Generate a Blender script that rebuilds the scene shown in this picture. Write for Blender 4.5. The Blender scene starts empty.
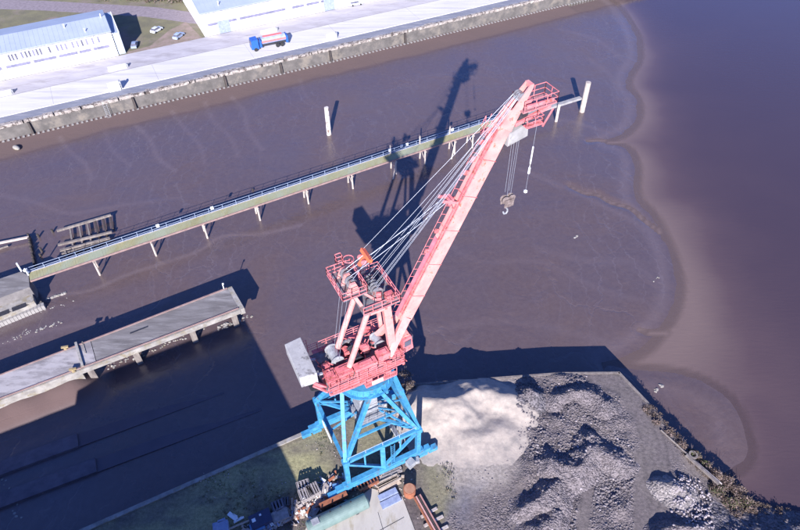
import bpy, bmesh, math, random
import numpy as np
from mathutils import Vector, Matrix, noise as mnoise
random.seed(7)
R = math.radians
# ------------------------------------------------------------------ camera, sky, sun, exposure
H = 80.0; F = 622.0; PITCH = R(45.5); ROLL = R(-0.7)
_f = np.array([0, math.cos(PITCH), -math.sin(PITCH)]); _u0 = np.array([0, math.sin(PITCH), math.cos(PITCH)]); _x0 = np.array([1.0, 0, 0])
_x = _x0*math.cos(ROLL) + _u0*math.sin(ROLL); _u = -_x0*math.sin(ROLL) + _u0*math.cos(ROLL)
cd = bpy.data.cameras.new('camera'); cam = bpy.data.objects.new('camera', cd)
bpy.context.scene.collection.objects.link(cam); bpy.context.scene.camera = cam
cd.sensor_width = 36; cd.lens = 36*F/800; cd.clip_start = 0.5; cd.clip_end = 3000
cam.matrix_world = Matrix(((_x[0], _u[0], -_f[0], 0), (_x[1], _u[1], -_f[1], 0), (_x[2], _u[2], -_f[2], H), (0, 0, 0, 1)))
SUN_EL = 26.2; SUN_AZ = 3.8        # shadows run towards +Y, slightly +X
sc = bpy.context.scene
w = bpy.data.worlds.new('World'); sc.world = w; w.use_nodes = True
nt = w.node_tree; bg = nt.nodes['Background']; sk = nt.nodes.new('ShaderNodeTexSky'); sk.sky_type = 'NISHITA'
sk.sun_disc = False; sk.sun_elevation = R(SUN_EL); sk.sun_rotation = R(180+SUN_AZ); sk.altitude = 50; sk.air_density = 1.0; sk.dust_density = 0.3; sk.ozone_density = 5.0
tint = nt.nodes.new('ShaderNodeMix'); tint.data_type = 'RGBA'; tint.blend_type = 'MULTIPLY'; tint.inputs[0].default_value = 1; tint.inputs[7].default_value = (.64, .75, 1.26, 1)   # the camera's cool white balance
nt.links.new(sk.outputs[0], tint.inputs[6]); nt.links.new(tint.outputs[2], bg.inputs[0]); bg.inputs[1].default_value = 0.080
sd = bpy.data.lights.new('sun', 'SUN'); sd.energy = 5.0; sd.angle = R(0.4); sd.color = (1.0, 0.965, 0.95)
so = bpy.data.objects.new('sun', sd); sc.collection.objects.link(so)
ldir = Vector((math.sin(R(SUN_AZ))*math.cos(R(SUN_EL)), math.cos(R(SUN_AZ))*math.cos(R(SUN_EL)), -math.sin(R(SUN_EL))))
so.rotation_euler = ldir.to_track_quat('-Z', 'Y').to_euler(); so.location = (0, -60, 90)
sc.view_settings.view_transform = 'Standard'; sc.view_settings.look = 'None'; sc.view_settings.gamma = 1; sc.view_settings.exposure = 1.25
try: sc.view_settings.use_curve_mapping = False
except Exception: pass

# ------------------------------------------------------------------ helpers
col = sc.collection
def at(px, py, z=0.0):
    d = _f + _x*(px-400)/F - _u*(py-265)/F
    t = (z-H)/d[2]
    return Vector((d[0]*t, d[1]*t, z))
def V(*a): return Vector(a)
def tag(o, label=None, cat=None, group=None, kind=None):
    if label: o['label'] = label
    if cat: o['category'] = cat
    if group: o['group'] = group
    if kind: o['kind'] = kind
    return o
def empty(name, loc=(0, 0, 0), label=None, cat=None, group=None, rz=0):
    o = bpy.data.objects.new(name, None); col.objects.link(o); o.location = loc; o.rotation_euler = (0, 0, rz)
    o.empty_display_size = 0.3
    return tag(o, label, cat, group)
def copy_tree(o, parent=None):
    c = o.copy(); col.objects.link(c)
    if parent is not None:
        c.parent = parent
    for ch in list(o.children): copy_tree(ch, c)
    return c
class MB:
    def __init__(s): s.v = []; s.f = []; s.m = []
    def add(s, vs, fs, mi=0):
        b = len(s.v); s.v += [tuple(p) for p in vs]; s.f += [tuple(b+i for i in f) for f in fs]; s.m += [mi]*len(fs)
    def hexa(s, a, b, mi=0):   # bottom quad a (ccw seen from above), top quad b
        s.add(list(a)+list(b), [(3, 2, 1, 0), (4, 5, 6, 7), (0, 1, 5, 4), (1, 2, 6, 5), (2, 3, 7, 6), (3, 0, 4, 7)], mi)
    def box(s, c, sz, rz=0, mi=0):
        x, y, z = sz[0]/2, sz[1]/2, sz[2]/2; ca, sa = math.cos(rz), math.sin(rz)
        q = [(-x, -y), (x, -y), (x, y), (-x, y)]; q = [(c[0]+a*ca-b*sa, c[1]+a*sa+b*ca) for a, b in q]
        s.hexa([(a, b, c[2]-z) for a, b in q], [(a, b, c[2]+z) for a, b in q], mi)
    def frame(s, p, q, up=(0, 0, 1)):
        p = Vector(p); q = Vector(q); d = (q-p); d.normalize(); up = Vector(up)
        if abs(d.dot(up)) > 0.98: up = Vector((1, 0, 0)) if abs(d.x) < .9 else Vector((0, 1, 0))
        sx = d.cross(up); sx.normalize(); uz = sx.cross(d); uz.normalize(); return p, q, sx, uz
    def beam(s, p, q, w_, h_, up=(0, 0, 1), mi=0, w2=None, h2=None):
        p, q, sx, uz = s.frame(p, q, up); w2 = w2 or w_; h2 = h2 or h_
        def ring(o, a, b): return [o-sx*a/2-uz*b/2, o+sx*a/2-uz*b/2, o+sx*a/2+uz*b/2, o-sx*a/2+uz*b/2]
        s.add(ring(p, w_, h_)+ring(q, w2, h2), [(0, 1, 2, 3), (7, 6, 5, 4), (0, 4, 5, 1), (1, 5, 6, 2), (2, 6, 7, 3), (3, 7, 4, 0)], mi)
    def tube(s, p, q, r, n=6, r2=None, mi=0):
        p, q, sx, uz = s.frame(p, q); r2 = r if r2 is None else r2
        vs = [p+(sx*math.cos(a)+uz*math.sin(a))*r for a in [2*math.pi*i/n for i in range(n)]] + [q+(sx*math.cos(a)+uz*math.sin(a))*r2 for a in [2*math.pi*i/n for i in range(n)]]
        s.add(vs, [(i, (i+1) % n, n+(i+1) % n, n+i) for i in range(n)] + [tuple(range(n-1, -1, -1)), tuple(range(n, 2*n))], mi)
    def ico(s, c, r, sub=1, squash=1.0, jit=0.0, mi=0):
        bm = bmesh.new(); bmesh.ops.create_icosphere(bm, subdivisions=sub, radius=1)
        vs = []
        for v in bm.verts:
            k = r*(1+random.uniform(-jit, jit)); vs.append((c[0]+v.co.x*k, c[1]+v.co.y*k, c[2]+v.co.z*k*squash))
        fs = [tuple(v.index for v in f.verts) for f in bm.faces]; bm.free(); s.add(vs, fs, mi)
    def ringz(s, c, r0, r1, z0, z1, n=40, mi=0):
        vs = []
        for i in range(n):
            a = 2*math.pi*i/n; ca, sa = math.cos(a), math.sin(a)
            vs += [(c[0]+ca*r0, c[1]+sa*r0, z0), (c[0]+ca*r1, c[1]+sa*r1, z0), (c[0]+ca*r1, c[1]+sa*r1, z1), (c[0]+ca*r0, c[1]+sa*r0, z1)]
        fs = []
        for i in range(n):
            a, b = 4*i, 4*((i+1) % n)
            for k in range(4): k2 = (k+1) % 4; fs.append((a+k, b+k, b+k2, a+k2)) if True else None
        s.add(vs, fs, mi)
    def rail(s, pts, h=1.05, post=1.5, r=0.03, rows=(0.55, 1.05), close=False):
        pts = [Vector(p) for p in pts]
        if close: pts = pts+[pts[0]]
        for a, b in zip(pts[:-1], pts[1:]):
            for k in rows: s.tube(a+V(0, 0, k*h/1.05), b+V(0, 0, k*h/1.05), r, 5)
            n = max(1, round((b-a).length/post))
            for i in range(n+1): q = a.lerp(b, i/n); s.tube(q, q+V(0, 0, h), r*1.15, 5)
    def build(s, name, mat, parent=None, smooth=False, loc=None):
        me = bpy.data.meshes.new(name); me.from_pydata(s.v, [], s.f)
        mats = mat if isinstance(mat, (list, tuple)) else [mat]
        for m_ in mats: me.materials.append(m_)
        if len(mats) > 1: me.polygons.foreach_set('material_index', s.m)
        bm = bmesh.new(); bm.from_mesh(me); bmesh.ops.recalc_face_normals(bm, faces=bm.faces); bm.to_mesh(me); bm.free()
        if smooth: me.polygons.foreach_set('use_smooth', [True]*len(me.polygons))
        me.update()
        o = bpy.data.objects.new(name, me); col.objects.link(o)
        if parent is not None:
            o.parent = parent; l = parent.location
            if parent.parent is None and parent.type == 'EMPTY':
                # meshes are modelled in world space; shift them into the Empty's frame
                M = Matrix.Translation(parent.location) @ parent.rotation_euler.to_matrix().to_4x4()
                me.transform(M.inverted())
            else:
                M = Matrix.Translation(root_of(parent).location) @ root_of(parent).rotation_euler.to_matrix().to_4x4()
                if root_of(parent).type == 'EMPTY': me.transform(M.inverted())
        return o
def root_of(o):
    while o.parent is not None: o = o.parent
    return o
def srgb(h):
    return tuple(((c/255)/12.92 if c/255 <= .04045 else ((c/255+.055)/1.055)**2.4) for c in h)
def mat(name, c1, c2=None, scale=1.0, rough=0.8, metal=0.0, bump=0.0, bscale=None, c3=None, detail=8, spec=0.5, contrast=(0.35, 0.65), stains=None, sscale=0.4, samt=(0.5, 0.62), coat=0, stretch=None):
    m = bpy.data.materials.new(name); m.use_nodes = True; n = m.node_tree.nodes; l = m.node_tree.links
    b = n['Principled BSDF']; b.inputs['Roughness'].default_value = rough; b.inputs['Metallic'].default_value = metal
    b.inputs['Specular IOR Level'].default_value = spec
    if coat: b.inputs['Coat Weight'].default_value = coat; b.inputs['Coat Roughness'].default_value = .15
    tc = n.new('ShaderNodeTexCoord'); src = tc.outputs['Object']
    if stretch:
        mp = n.new('ShaderNodeMapping'); mp.inputs['Scale'].default_value = stretch[:3]
        if len(stretch) > 3: mp.inputs['Rotation'].default_value = (0, 0, stretch[3])
        l.new(src, mp.inputs[0]); src = mp.outputs[0]
    c2 = c2 or tuple(x*.8 for x in c1)
    no = n.new('ShaderNodeTexNoise'); no.inputs['Scale'].default_value = scale; no.inputs['Detail'].default_value = detail; no.inputs['Roughness'].default_value = .62
    l.new(src, no.inputs['Vector'])
    cr = n.new('ShaderNodeValToRGB'); cr.color_ramp.elements[0].position = contrast[0]; cr.color_ramp.elements[1].position = contrast[1]
    cr.color_ramp.elements[0].color = (*c2, 1); cr.color_ramp.elements[1].color = (*c1, 1)
    if c3: e = cr.color_ramp.elements.new((contrast[0]+contrast[1])/2); e.color = (*c3, 1)
    l.new(no.outputs['Fac'], cr.inputs[0]); out = cr.outputs[0]
    if stains:
        n2 = n.new('ShaderNodeTexNoise'); n2.inputs['Scale'].default_value = sscale; n2.inputs['Detail'].default_value = 10; n2.inputs['Roughness'].default_value = .7
        l.new(src, n2.inputs['Vector']); r2 = n.new('ShaderNodeMapRange'); r2.inputs[1].default_value = samt[0]; r2.inputs[2].default_value = samt[1]
        l.new(n2.outputs['Fac'], r2.inputs[0]); mx = n.new('ShaderNodeMix'); mx.data_type = 'RGBA'; mx.inputs[7].default_value = (*stains, 1)
        l.new(r2.outputs[0], mx.inputs[0]); l.new(out, mx.inputs[6]); out = mx.outputs[2]
    l.new(out, b.inputs['Base Color'])
    if bump:
        n3 = n.new('ShaderNodeTexNoise'); n3.inputs['Scale'].default_value = bscale or scale*4; n3.inputs['Detail'].default_value = 8
        l.new(src, n3.inputs['Vector']); bp = n.new('ShaderNodeBump'); bp.inputs['Strength'].default_value = 1; bp.inputs['Distance'].default_value = bump
        l.new(n3.outputs['Fac'], bp.inputs['Height']); l.new(bp.outputs[0], b.inputs['Normal'])
    m['out'] = 1
    return m
def attr_mix(m, attr, color, amount=1.0):
    """mix a second colour in by a vertex attribute (what the ground is made of there)"""
    n = m.node_tree.nodes; l = m.node_tree.links; b = n['Principled BSDF']
    src = b.inputs['Base Color'].links[0].from_socket
    a = n.new('ShaderNodeAttribute'); a.attribute_name = attr
    mx = n.new('ShaderNodeMix'); mx.data_type = 'RGBA'; mx.inputs[7].default_value = (*color, 1)
    mu = n.new('ShaderNodeMath'); mu.operation = 'MULTIPLY'; mu.inputs[1].default_value = amount
    l.new(a.outputs['Fac'], mu.inputs[0]); l.new(mu.outputs[0], mx.inputs[0]); l.new(src, mx.inputs[6]); l.new(mx.outputs[2], b.inputs['Base Color'])

def granular(m, size, dark, pale, amount=.7, bump=.1, attr=None):
    """broken-stone surface: every cell its own tone, rounded relief"""
    n = m.node_tree.nodes; l = m.node_tree.links; b = n['Principled BSDF']; src = b.inputs['Base Color'].links[0].from_socket
    tc = n.new('ShaderNodeTexCoord'); wn = n.new('ShaderNodeTexNoise'); wn.inputs['Scale'].default_value = 1.2/size*.3; l.new(tc.outputs['Object'], wn.inputs['Vector'])
    va = n.new('ShaderNodeVectorMath'); va.operation = 'MULTIPLY_ADD'; l.new(wn.outputs['Color'], va.inputs[0]); va.inputs[1].default_value = (size*1.2,)*3; l.new(tc.outputs['Object'], va.inputs[2])
    vo = n.new('ShaderNodeTexVoronoi'); vo.inputs['Scale'].default_value = 1/size; l.new(va.outputs[0], vo.inputs['Vector'])
    v2 = n.new('ShaderNodeTexVoronoi'); v2.inputs['Scale'].default_value = 2.3/size; l.new(va.outputs[0], v2.inputs['Vector'])
    sp = n.new('ShaderNodeSeparateColor'); l.new(vo.outputs['Color'], sp.inputs[0]); s2 = n.new('ShaderNodeSeparateColor'); l.new(v2.outputs['Color'], s2.inputs[0])
    av = n.new('ShaderNodeMath'); av.operation = 'MULTIPLY_ADD'; l.new(sp.outputs[0], av.inputs[0]); av.inputs[1].default_value = .6; mu = n.new('ShaderNodeMath'); mu.operation = 'MULTIPLY'; mu.inputs[1].default_value = .4; l.new(s2.outputs[0], mu.inputs[0]); l.new(mu.outputs[0], av.inputs[2])
    cr = n.new('ShaderNodeValToRGB'); cr.color_ramp.elements[0].position = .15; cr.color_ramp.elements[1].position = .85; cr.color_ramp.elements[0].color = (*dark, 1); cr.color_ramp.elements[1].color = (*pale, 1); l.new(av.outputs[0], cr.inputs[0])
    mx = n.new('ShaderNodeMix'); mx.data_type = 'RGBA'; l.new(src, mx.inputs[6]); l.new(cr.outputs[0], mx.inputs[7]); mx.inputs[0].default_value = amount
    bp = n.new('ShaderNodeBump'); bp.inputs['Distance'].default_value = bump; bp.invert = True; l.new(vo.outputs['Distance'], bp.inputs['Height']); bp.inputs['Strength'].default_value = 1
    if attr:
        a = n.new('ShaderNodeAttribute'); a.attribute_name = attr; m2 = n.new('ShaderNodeMath'); m2.operation = 'MULTIPLY'; m2.inputs[1].default_value = amount; l.new(a.outputs['Fac'], m2.inputs[0]); l.new(m2.outputs[0], mx.inputs[0]); l.new(a.outputs['Fac'], bp.inputs['Strength'])
    if b.inputs['Normal'].links: l.new(b.inputs['Normal'].links[0].from_socket, bp.inputs['Normal'])
    l.new(bp.outputs[0], b.inputs['Normal']); l.new(mx.outputs[2], b.inputs['Base Color']); return m
M = {}
M['pink'] = mat('faded_pink_paint', (.62, .205, .215), (.49, .12, .135), 1.3, .6, bump=.006, stains=(.24, .07, .045), sscale=2.0, samt=(.54, .64))
M['pinkpale'] = mat('pale_pink_paint', (.66, .30, .27), (.56, .20, .19), .9, .6, stains=(.33, .12, .08), sscale=1.8, samt=(.57, .66))  # on boom and upper walkway the pale tone carries the sunlit overexposure
M['pinkmid'] = mat('mid_pink_paint', (.58, .19, .225), (.48, .12, .155), 1.1, .6)
M['red'] = mat('red_paint', (.58, .17, .18), (.45, .10, .115), 2, .55, stains=(.2, .06, .04), sscale=3)
M['cyan'] = mat('blue_paint', (.06, .26, .44), (.03, .165, .32), 1.6, .5, stains=(.10, .12, .13), sscale=1.1, samt=(.56, .66))
M['orange'] = mat('orange_paint', (.75, .16, .06), (.6, .1, .05), 2, .6)
M['deckgrey'] = mat('grey_deck_plate', (.20, .20, .22), (.11, .11, .13), 2.5, .7, stains=(.16, .06, .05), sscale=1.5)
M['dark'] = mat('dark_machinery', (.04, .04, .05), (.02, .02, .025), 3, .5)
M['grey'] = mat('grey_steel', (.36, .37, .39), (.22, .22, .24), 2, .6, metal=.2)
M['conc'] = mat('concrete', (.30, .29, .29), (.20, .19, .19), .8, .9, bump=.02, stains=(.14, .13, .12), sscale=1.4, samt=(.56, .68))
M['cw'] = mat('counterweight_concrete', (.36, .35, .35), (.28, .27, .27), 1.3, .9, bump=.015, stains=(.12, .11, .11), sscale=.9, samt=(.54, .64))
M['pier'] = mat('weathered_pier_deck', (.185, .17, .17), (.105, .095, .095), .5, .95, bump=.02, stains=(.25, .235, .235), sscale=.35, samt=(.5, .66), stretch=(.35, 1.6, 1, R(-28.5)))
M['piergreen'] = mat('mossy_planks', (.14, .17, .09), (.09, .12, .06), .6, .95, stains=(.20, .21, .15), sscale=.3, stretch=(3, 1, 1, R(0)))
M['pierside'] = mat('pale_weathered_concrete', (.32, .30, .28), (.18, .165, .155), .7, .9, bump=.03, stains=(.20, .17, .12), sscale=.8, samt=(.5, .62))
M['rustbeam'] = mat('rusty_pink_edge_beam', (.27, .185, .17), (.19, .12, .11), 1.5, .8)
M['railblue'] = mat('pale_blue_rail', (.33, .39, .52), (.24, .30, .42), 2, .5)
M['white'] = mat('white_paint', (.74, .74, .74), (.62, .62, .62), 1.5, .6)
M['timber'] = mat('grey_timber', (.22, .19, .17), (.11, .09, .085), 1.5, .9, bump=.02, stretch=(1, 1, .3))
M['pile'] = mat('bleached_timber_pile', (.44, .38, .34), (.30, .25, .22), 1.2, .9, bump=.02)
M['pilewhite'] = mat('flaking_white_pile', (.60, .56, .54), (.42, .37, .34), 1.4, .8, stains=(.16, .11, .09), sscale=1.1, samt=(.52, .6))
M['darktimber'] = mat('wet_dark_timber', (.06, .045, .04), (.035, .03, .03), 2, .7)
M['wallconc'] = mat('grey_green_quay_wall', (.125, .112, .105), (.075, .068, .064), .5, .9, bump=.03, stains=(.17, .145, .12), sscale=.25, samt=(.5, .65))
M['coping'] = mat('broken_pale_coping', (.38, .34, .31), (.20, .17, .155), 1.2, .95, bump=.05, stains=(.07, .055, .05), sscale=1.1, samt=(.50, .58))
M['kerb'] = mat('grey_kerb', (.27, .255, .25), None, 2, .9)
M['wallwhite'] = mat('white_render', (.70, .70, .70), (.62, .62, .62), .8, .8)
M['roofblue'] = mat('blue_grey_roof_sheet', (.33, .37, .46), (.28, .32, .40), .15, .55, bump=.0)
M['glass'] = mat('dark_window_glass', (.12, .12, .16), (.07, .07, .10), 1, .25)
M['stripe'] = mat('grey_violet_strip', (.20, .19, .27), (.12, .12, .18), .8, .5)
M['carwhite'] = mat('white_car_paint', (.62, .64, .68), None, 1, .3, coat=.5)
M['carblue'] = mat('pale_blue_car_paint', (.36, .45, .62), None, 1, .3, coat=.5)
M['cardark'] = mat('silver_blue_car_paint', (.25, .30, .40), None, 1, .3, coat=.5)
M['tyre'] = mat('black_rubber', (.02, .02, .022), None, 3, .9)
M['bluepaint'] = mat('blue_cab_paint', (.02, .10, .42), None, 2, .4)
M['tankred'] = mat('salmon_red_tank', (.70, .16, .14), (.6, .12, .11), 1, .4)
M['rust'] = mat('orange_rust', (.30, .105, .05), (.19, .06, .035), 2.5, .9, bump=.01, c3=(.26, .09, .045))
M['sage'] = mat('sage_green_tank_paint', (.14, .20, .185), (.10, .15, .14), 1.2, .55, stains=(.10, .12, .10), sscale=1.5, samt=(.6, .7))
M['scrap'] = mat('pale_scrap_metal', (.42, .38, .36), (.25, .2, .18), 2.5, .7)
M['woodpale'] = mat('pale_sawn_wood', (.44, .36, .30), (.30, .23, .18), 2.5, .9)
M['woodgrey'] = mat('grey_pallet_wood', (.30, .27, .27), (.18, .16, .16), 3, .9)
M['bluesheet'] = mat('pale_blue_sheet_metal', (.27, .31, .44), (.18, .21, .32), 2, .5)
M['navy'] = mat('navy_container_paint', (.035, .04, .09), (.025, .03, .07), 1.5, .5)
M['skyblue'] = mat('bright_blue_plastic', (.12, .26, .48), None, 2, .4)
M['yellow'] = mat('yellow_paint', (.30, .23, .12), (.2, .15, .08), 3, .7)
M['rope'] = mat('galvanised_wire_rope', (.34, .36, .42), None, 3, .45, metal=.2)
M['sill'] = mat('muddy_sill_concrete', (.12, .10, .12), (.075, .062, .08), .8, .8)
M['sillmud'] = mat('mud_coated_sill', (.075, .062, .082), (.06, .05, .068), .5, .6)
M['weed'] = mat('brown_weed', (.10, .08, .05), (.05, .045, .03), 2, .95)

# ------------------------------------------------------------------ mud, water
def polydist(P, poly):
    """unsigned distance of Nx2 points to polyline"""
    d = np.full(len(P), 1e9)
    for a, b in zip(poly[:-1], poly[1:]):
        ab = b-a; t = np.clip(((P-a)@ab)/(ab@ab), 0, 1); d = np.minimum(d, np.linalg.norm(P-(a+t[:, None]*ab), axis=1))
    return d
def inside(P, poly):
    c = np.zeros(len(P), bool); n = len(poly)
    for i in range(n):
        a, b = poly[i], poly[(i+1) % n]
        cond = ((a[1] > P[:, 1]) != (b[1] > P[:, 1])); xs = a[0]+(P[:, 1]-a[1])*(b[0]-a[0])/((b[1]-a[1]) if abs(b[1]-a[1]) > 1e-9 else 1e-9)
        c ^= cond & (P[:, 0] < xs)
    return c
def smooth(poly, k=4):
    """Catmull-Rom through the points"""
    P = [np.array(p) for p in poly]; P = [P[0]]+P+[P[-1]]; out = []
    for i in range(1, len(P)-2):
        for j in range(k):
            t = j/k; p0, p1, p2, p3 = P[i-1:i+3]
            out.append(.5*((2*p1)+(-p0+p2)*t+(2*p0-5*p1+4*p2-p3)*t*t+(-p0+3*p1-3*p2+p3)*t**3))
    out.append(P[-2]); return np.array(out)
def w2(px, py, z=0): p = at(px, py, z); return np.array([p.x, p.y])
rng = np.random.default_rng(3)
def vnoise(X, Y, s, seed=0):
    """value noise, numpy"""
    x = X/s+seed*17.3; y = Y/s-seed*9.7; xi = np.floor(x).astype(int); yi = np.floor(y).astype(int); fx = x-xi; fy = y-yi
    fx = fx*fx*(3-2*fx); fy = fy*fy*(3-2*fy)
    def h(a, b):
        v = np.sin(a*127.1+b*311.7+seed*74.7)*43758.5453; return v-np.floor(v)
    return (h(xi, yi)*(1-fx)+h(xi+1, yi)*fx)*(1-fy)+(h(xi, yi+1)*(1-fx)+h(xi+1, yi+1)*fx)*fy
def fbm(X, Y, s, o=5, seed=0):
    r = 0; a = .5
    for i in range(o): r = r+a*vnoise(X, Y, s/2**i, seed+i); a *= .5
    return r
shore = smooth([w2(*p) for p in [(586, -12), (605, 0), (614, 8), (628, 30), (633, 55), (622, 76), (622, 88), (630, 98), (632, 114), (622, 130), (604, 138), (606, 145), (622, 150), (629, 166), (627, 185), (630, 200), (643, 214), (653, 232), (663, 256), (667, 285), (662, 312), (645, 332), (622, 348), (600, 356)]])
island = smooth([w2(*p) for p in [(612, 372), (640, 377), (690, 383), (720, 400), (733, 425), (736, 450), (722, 462), (700, 462), (670, 440), (640, 410), (620, 385), (612, 372)]])
chan = [smooth([w2(*p) for p in q]) for q in ([(660, 232), (644, 220), (630, 208), (612, 203), (598, 195), (585, 193), (570, 186)], [(628, 141), (612, 143), (600, 140), (588, 141)], [(640, 330), (655, 333), (675, 330)])]
landpoly = np.array([[-400, -200], [-400, 400], [shore[0][0]-60, 400]] + [list(p) for p in shore] + [[30, 45], [30, -200]])
def height_mud(X, Y):
    P = np.stack([X.ravel(), Y.ravel()], 1); d = polydist(P, shore); ins = inside(P, landpoly)
    sd_ = np.where(ins, d, -d)
    di = polydist(P, island); ii = inside(P, island); si = np.where(ii, di, -di)
    nz = (fbm(P[:, 0], P[:, 1], 16, 3, 2)-.5)*.55
    a = np.clip(sd_*.035+nz*.1, -2.5, .10); b = np.clip(si*.05+.02+nz*.08, -2.5, .09)
    z = np.maximum(a, b)
    for ch in chan:
        dc = polydist(P, ch); wv = .75
        z = np.minimum(z, np.maximum(-.03-.1*np.exp(-(dc/wv)**2)+(dc/wv)**2*.05, -1) + np.where(dc > 4, 9, 0))
    # bank rising towards the far quay wall
    W0 = np.array([-48.95, 138.06]); aa = R(26.2); ee = np.array([math.cos(aa), math.sin(aa)]); mm = np.array([-ee[1], ee[0]])
    t = (P-W0)@mm; rise = np.clip((t+7.5+2.5*(fbm(P[:, 0], P[:, 1], 9, 3, 5)-.5))/7.5, 0, 1)
    z = np.maximum(z, np.where(P@ee-W0@ee < 112, rise**1.4*.75-.02*(rise <= 0)*0, -9)*(rise > 0)+np.where(rise > 0, 0, -9))
    # silt bank piled against the landward half of the concrete pier
    bp_ = np.array([w2(-60, 421.8, 4.1), w2(66, 374.5, 4.1)]); db = polydist(P, bp_); z = np.maximum(z, np.where(db < 12, 2.6*np.exp(-(db/3.0)**2)*(.8+.4*fbm(P[:, 0], P[:, 1], 4, 4, 91))-.05, -9))
    rise = np.maximum(rise, np.exp(-(db/4.5)**2)*.45)
    fine = (fbm(P[:, 0], P[:, 1], 3.0, 4, 9)-.5)*.05
    z = z+fine*(z > -.05)
    return z, rise, sd_
def grid_mesh(name, xs, ys, fn, material, attrs=(), keep=None, smoothshade=True):
    X, Y = np.meshgrid(xs, ys); Z, A = fn(X, Y); nx, ny = len(xs), len(ys)
    co = np.stack([X.ravel(), Y.ravel(), Z.ravel()], 1)
    idx = np.arange(nx*ny).reshape(ny, nx)
    q = np.stack([idx[:-1, :-1], idx[:-1, 1:], idx[1:, 1:], idx[1:, :-1]], -1).reshape(-1, 4)
    if keep is not None:
        kp = keep(X, Y, Z).ravel(); q = q[kp[q].any(1)]
        used = np.unique(q); mp = np.full(nx*ny, -1); mp[used] = np.arange(len(used)); q = mp[q]; co = co[used]; A = {k: v.ravel()[used] for k, v in A.items()}
    me = bpy.data.meshes.new(name); me.vertices.add(len(co)); me.vertices.foreach_set('co', co.ravel())
    me.loops.add(q.size); me.loops.foreach_set('vertex_index', q.ravel()); me.polygons.add(len(q)); me.polygons.foreach_set('loop_start', np.arange(len(q))*4)
    me.update(calc_edges=True); me.validate()
    if smoothshade: me.polygons.foreach_set('use_smooth', [True]*len(me.polygons))
    for k, v in A.items():
        at_ = me.attributes.new(k, 'FLOAT', 'POINT'); at_.data.foreach_set('value', np.asarray(v, dtype=np.float32).ravel())
    me.materials.append(material); o = bpy.data.objects.new(name, me); col.objects.link(o); return o

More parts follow.
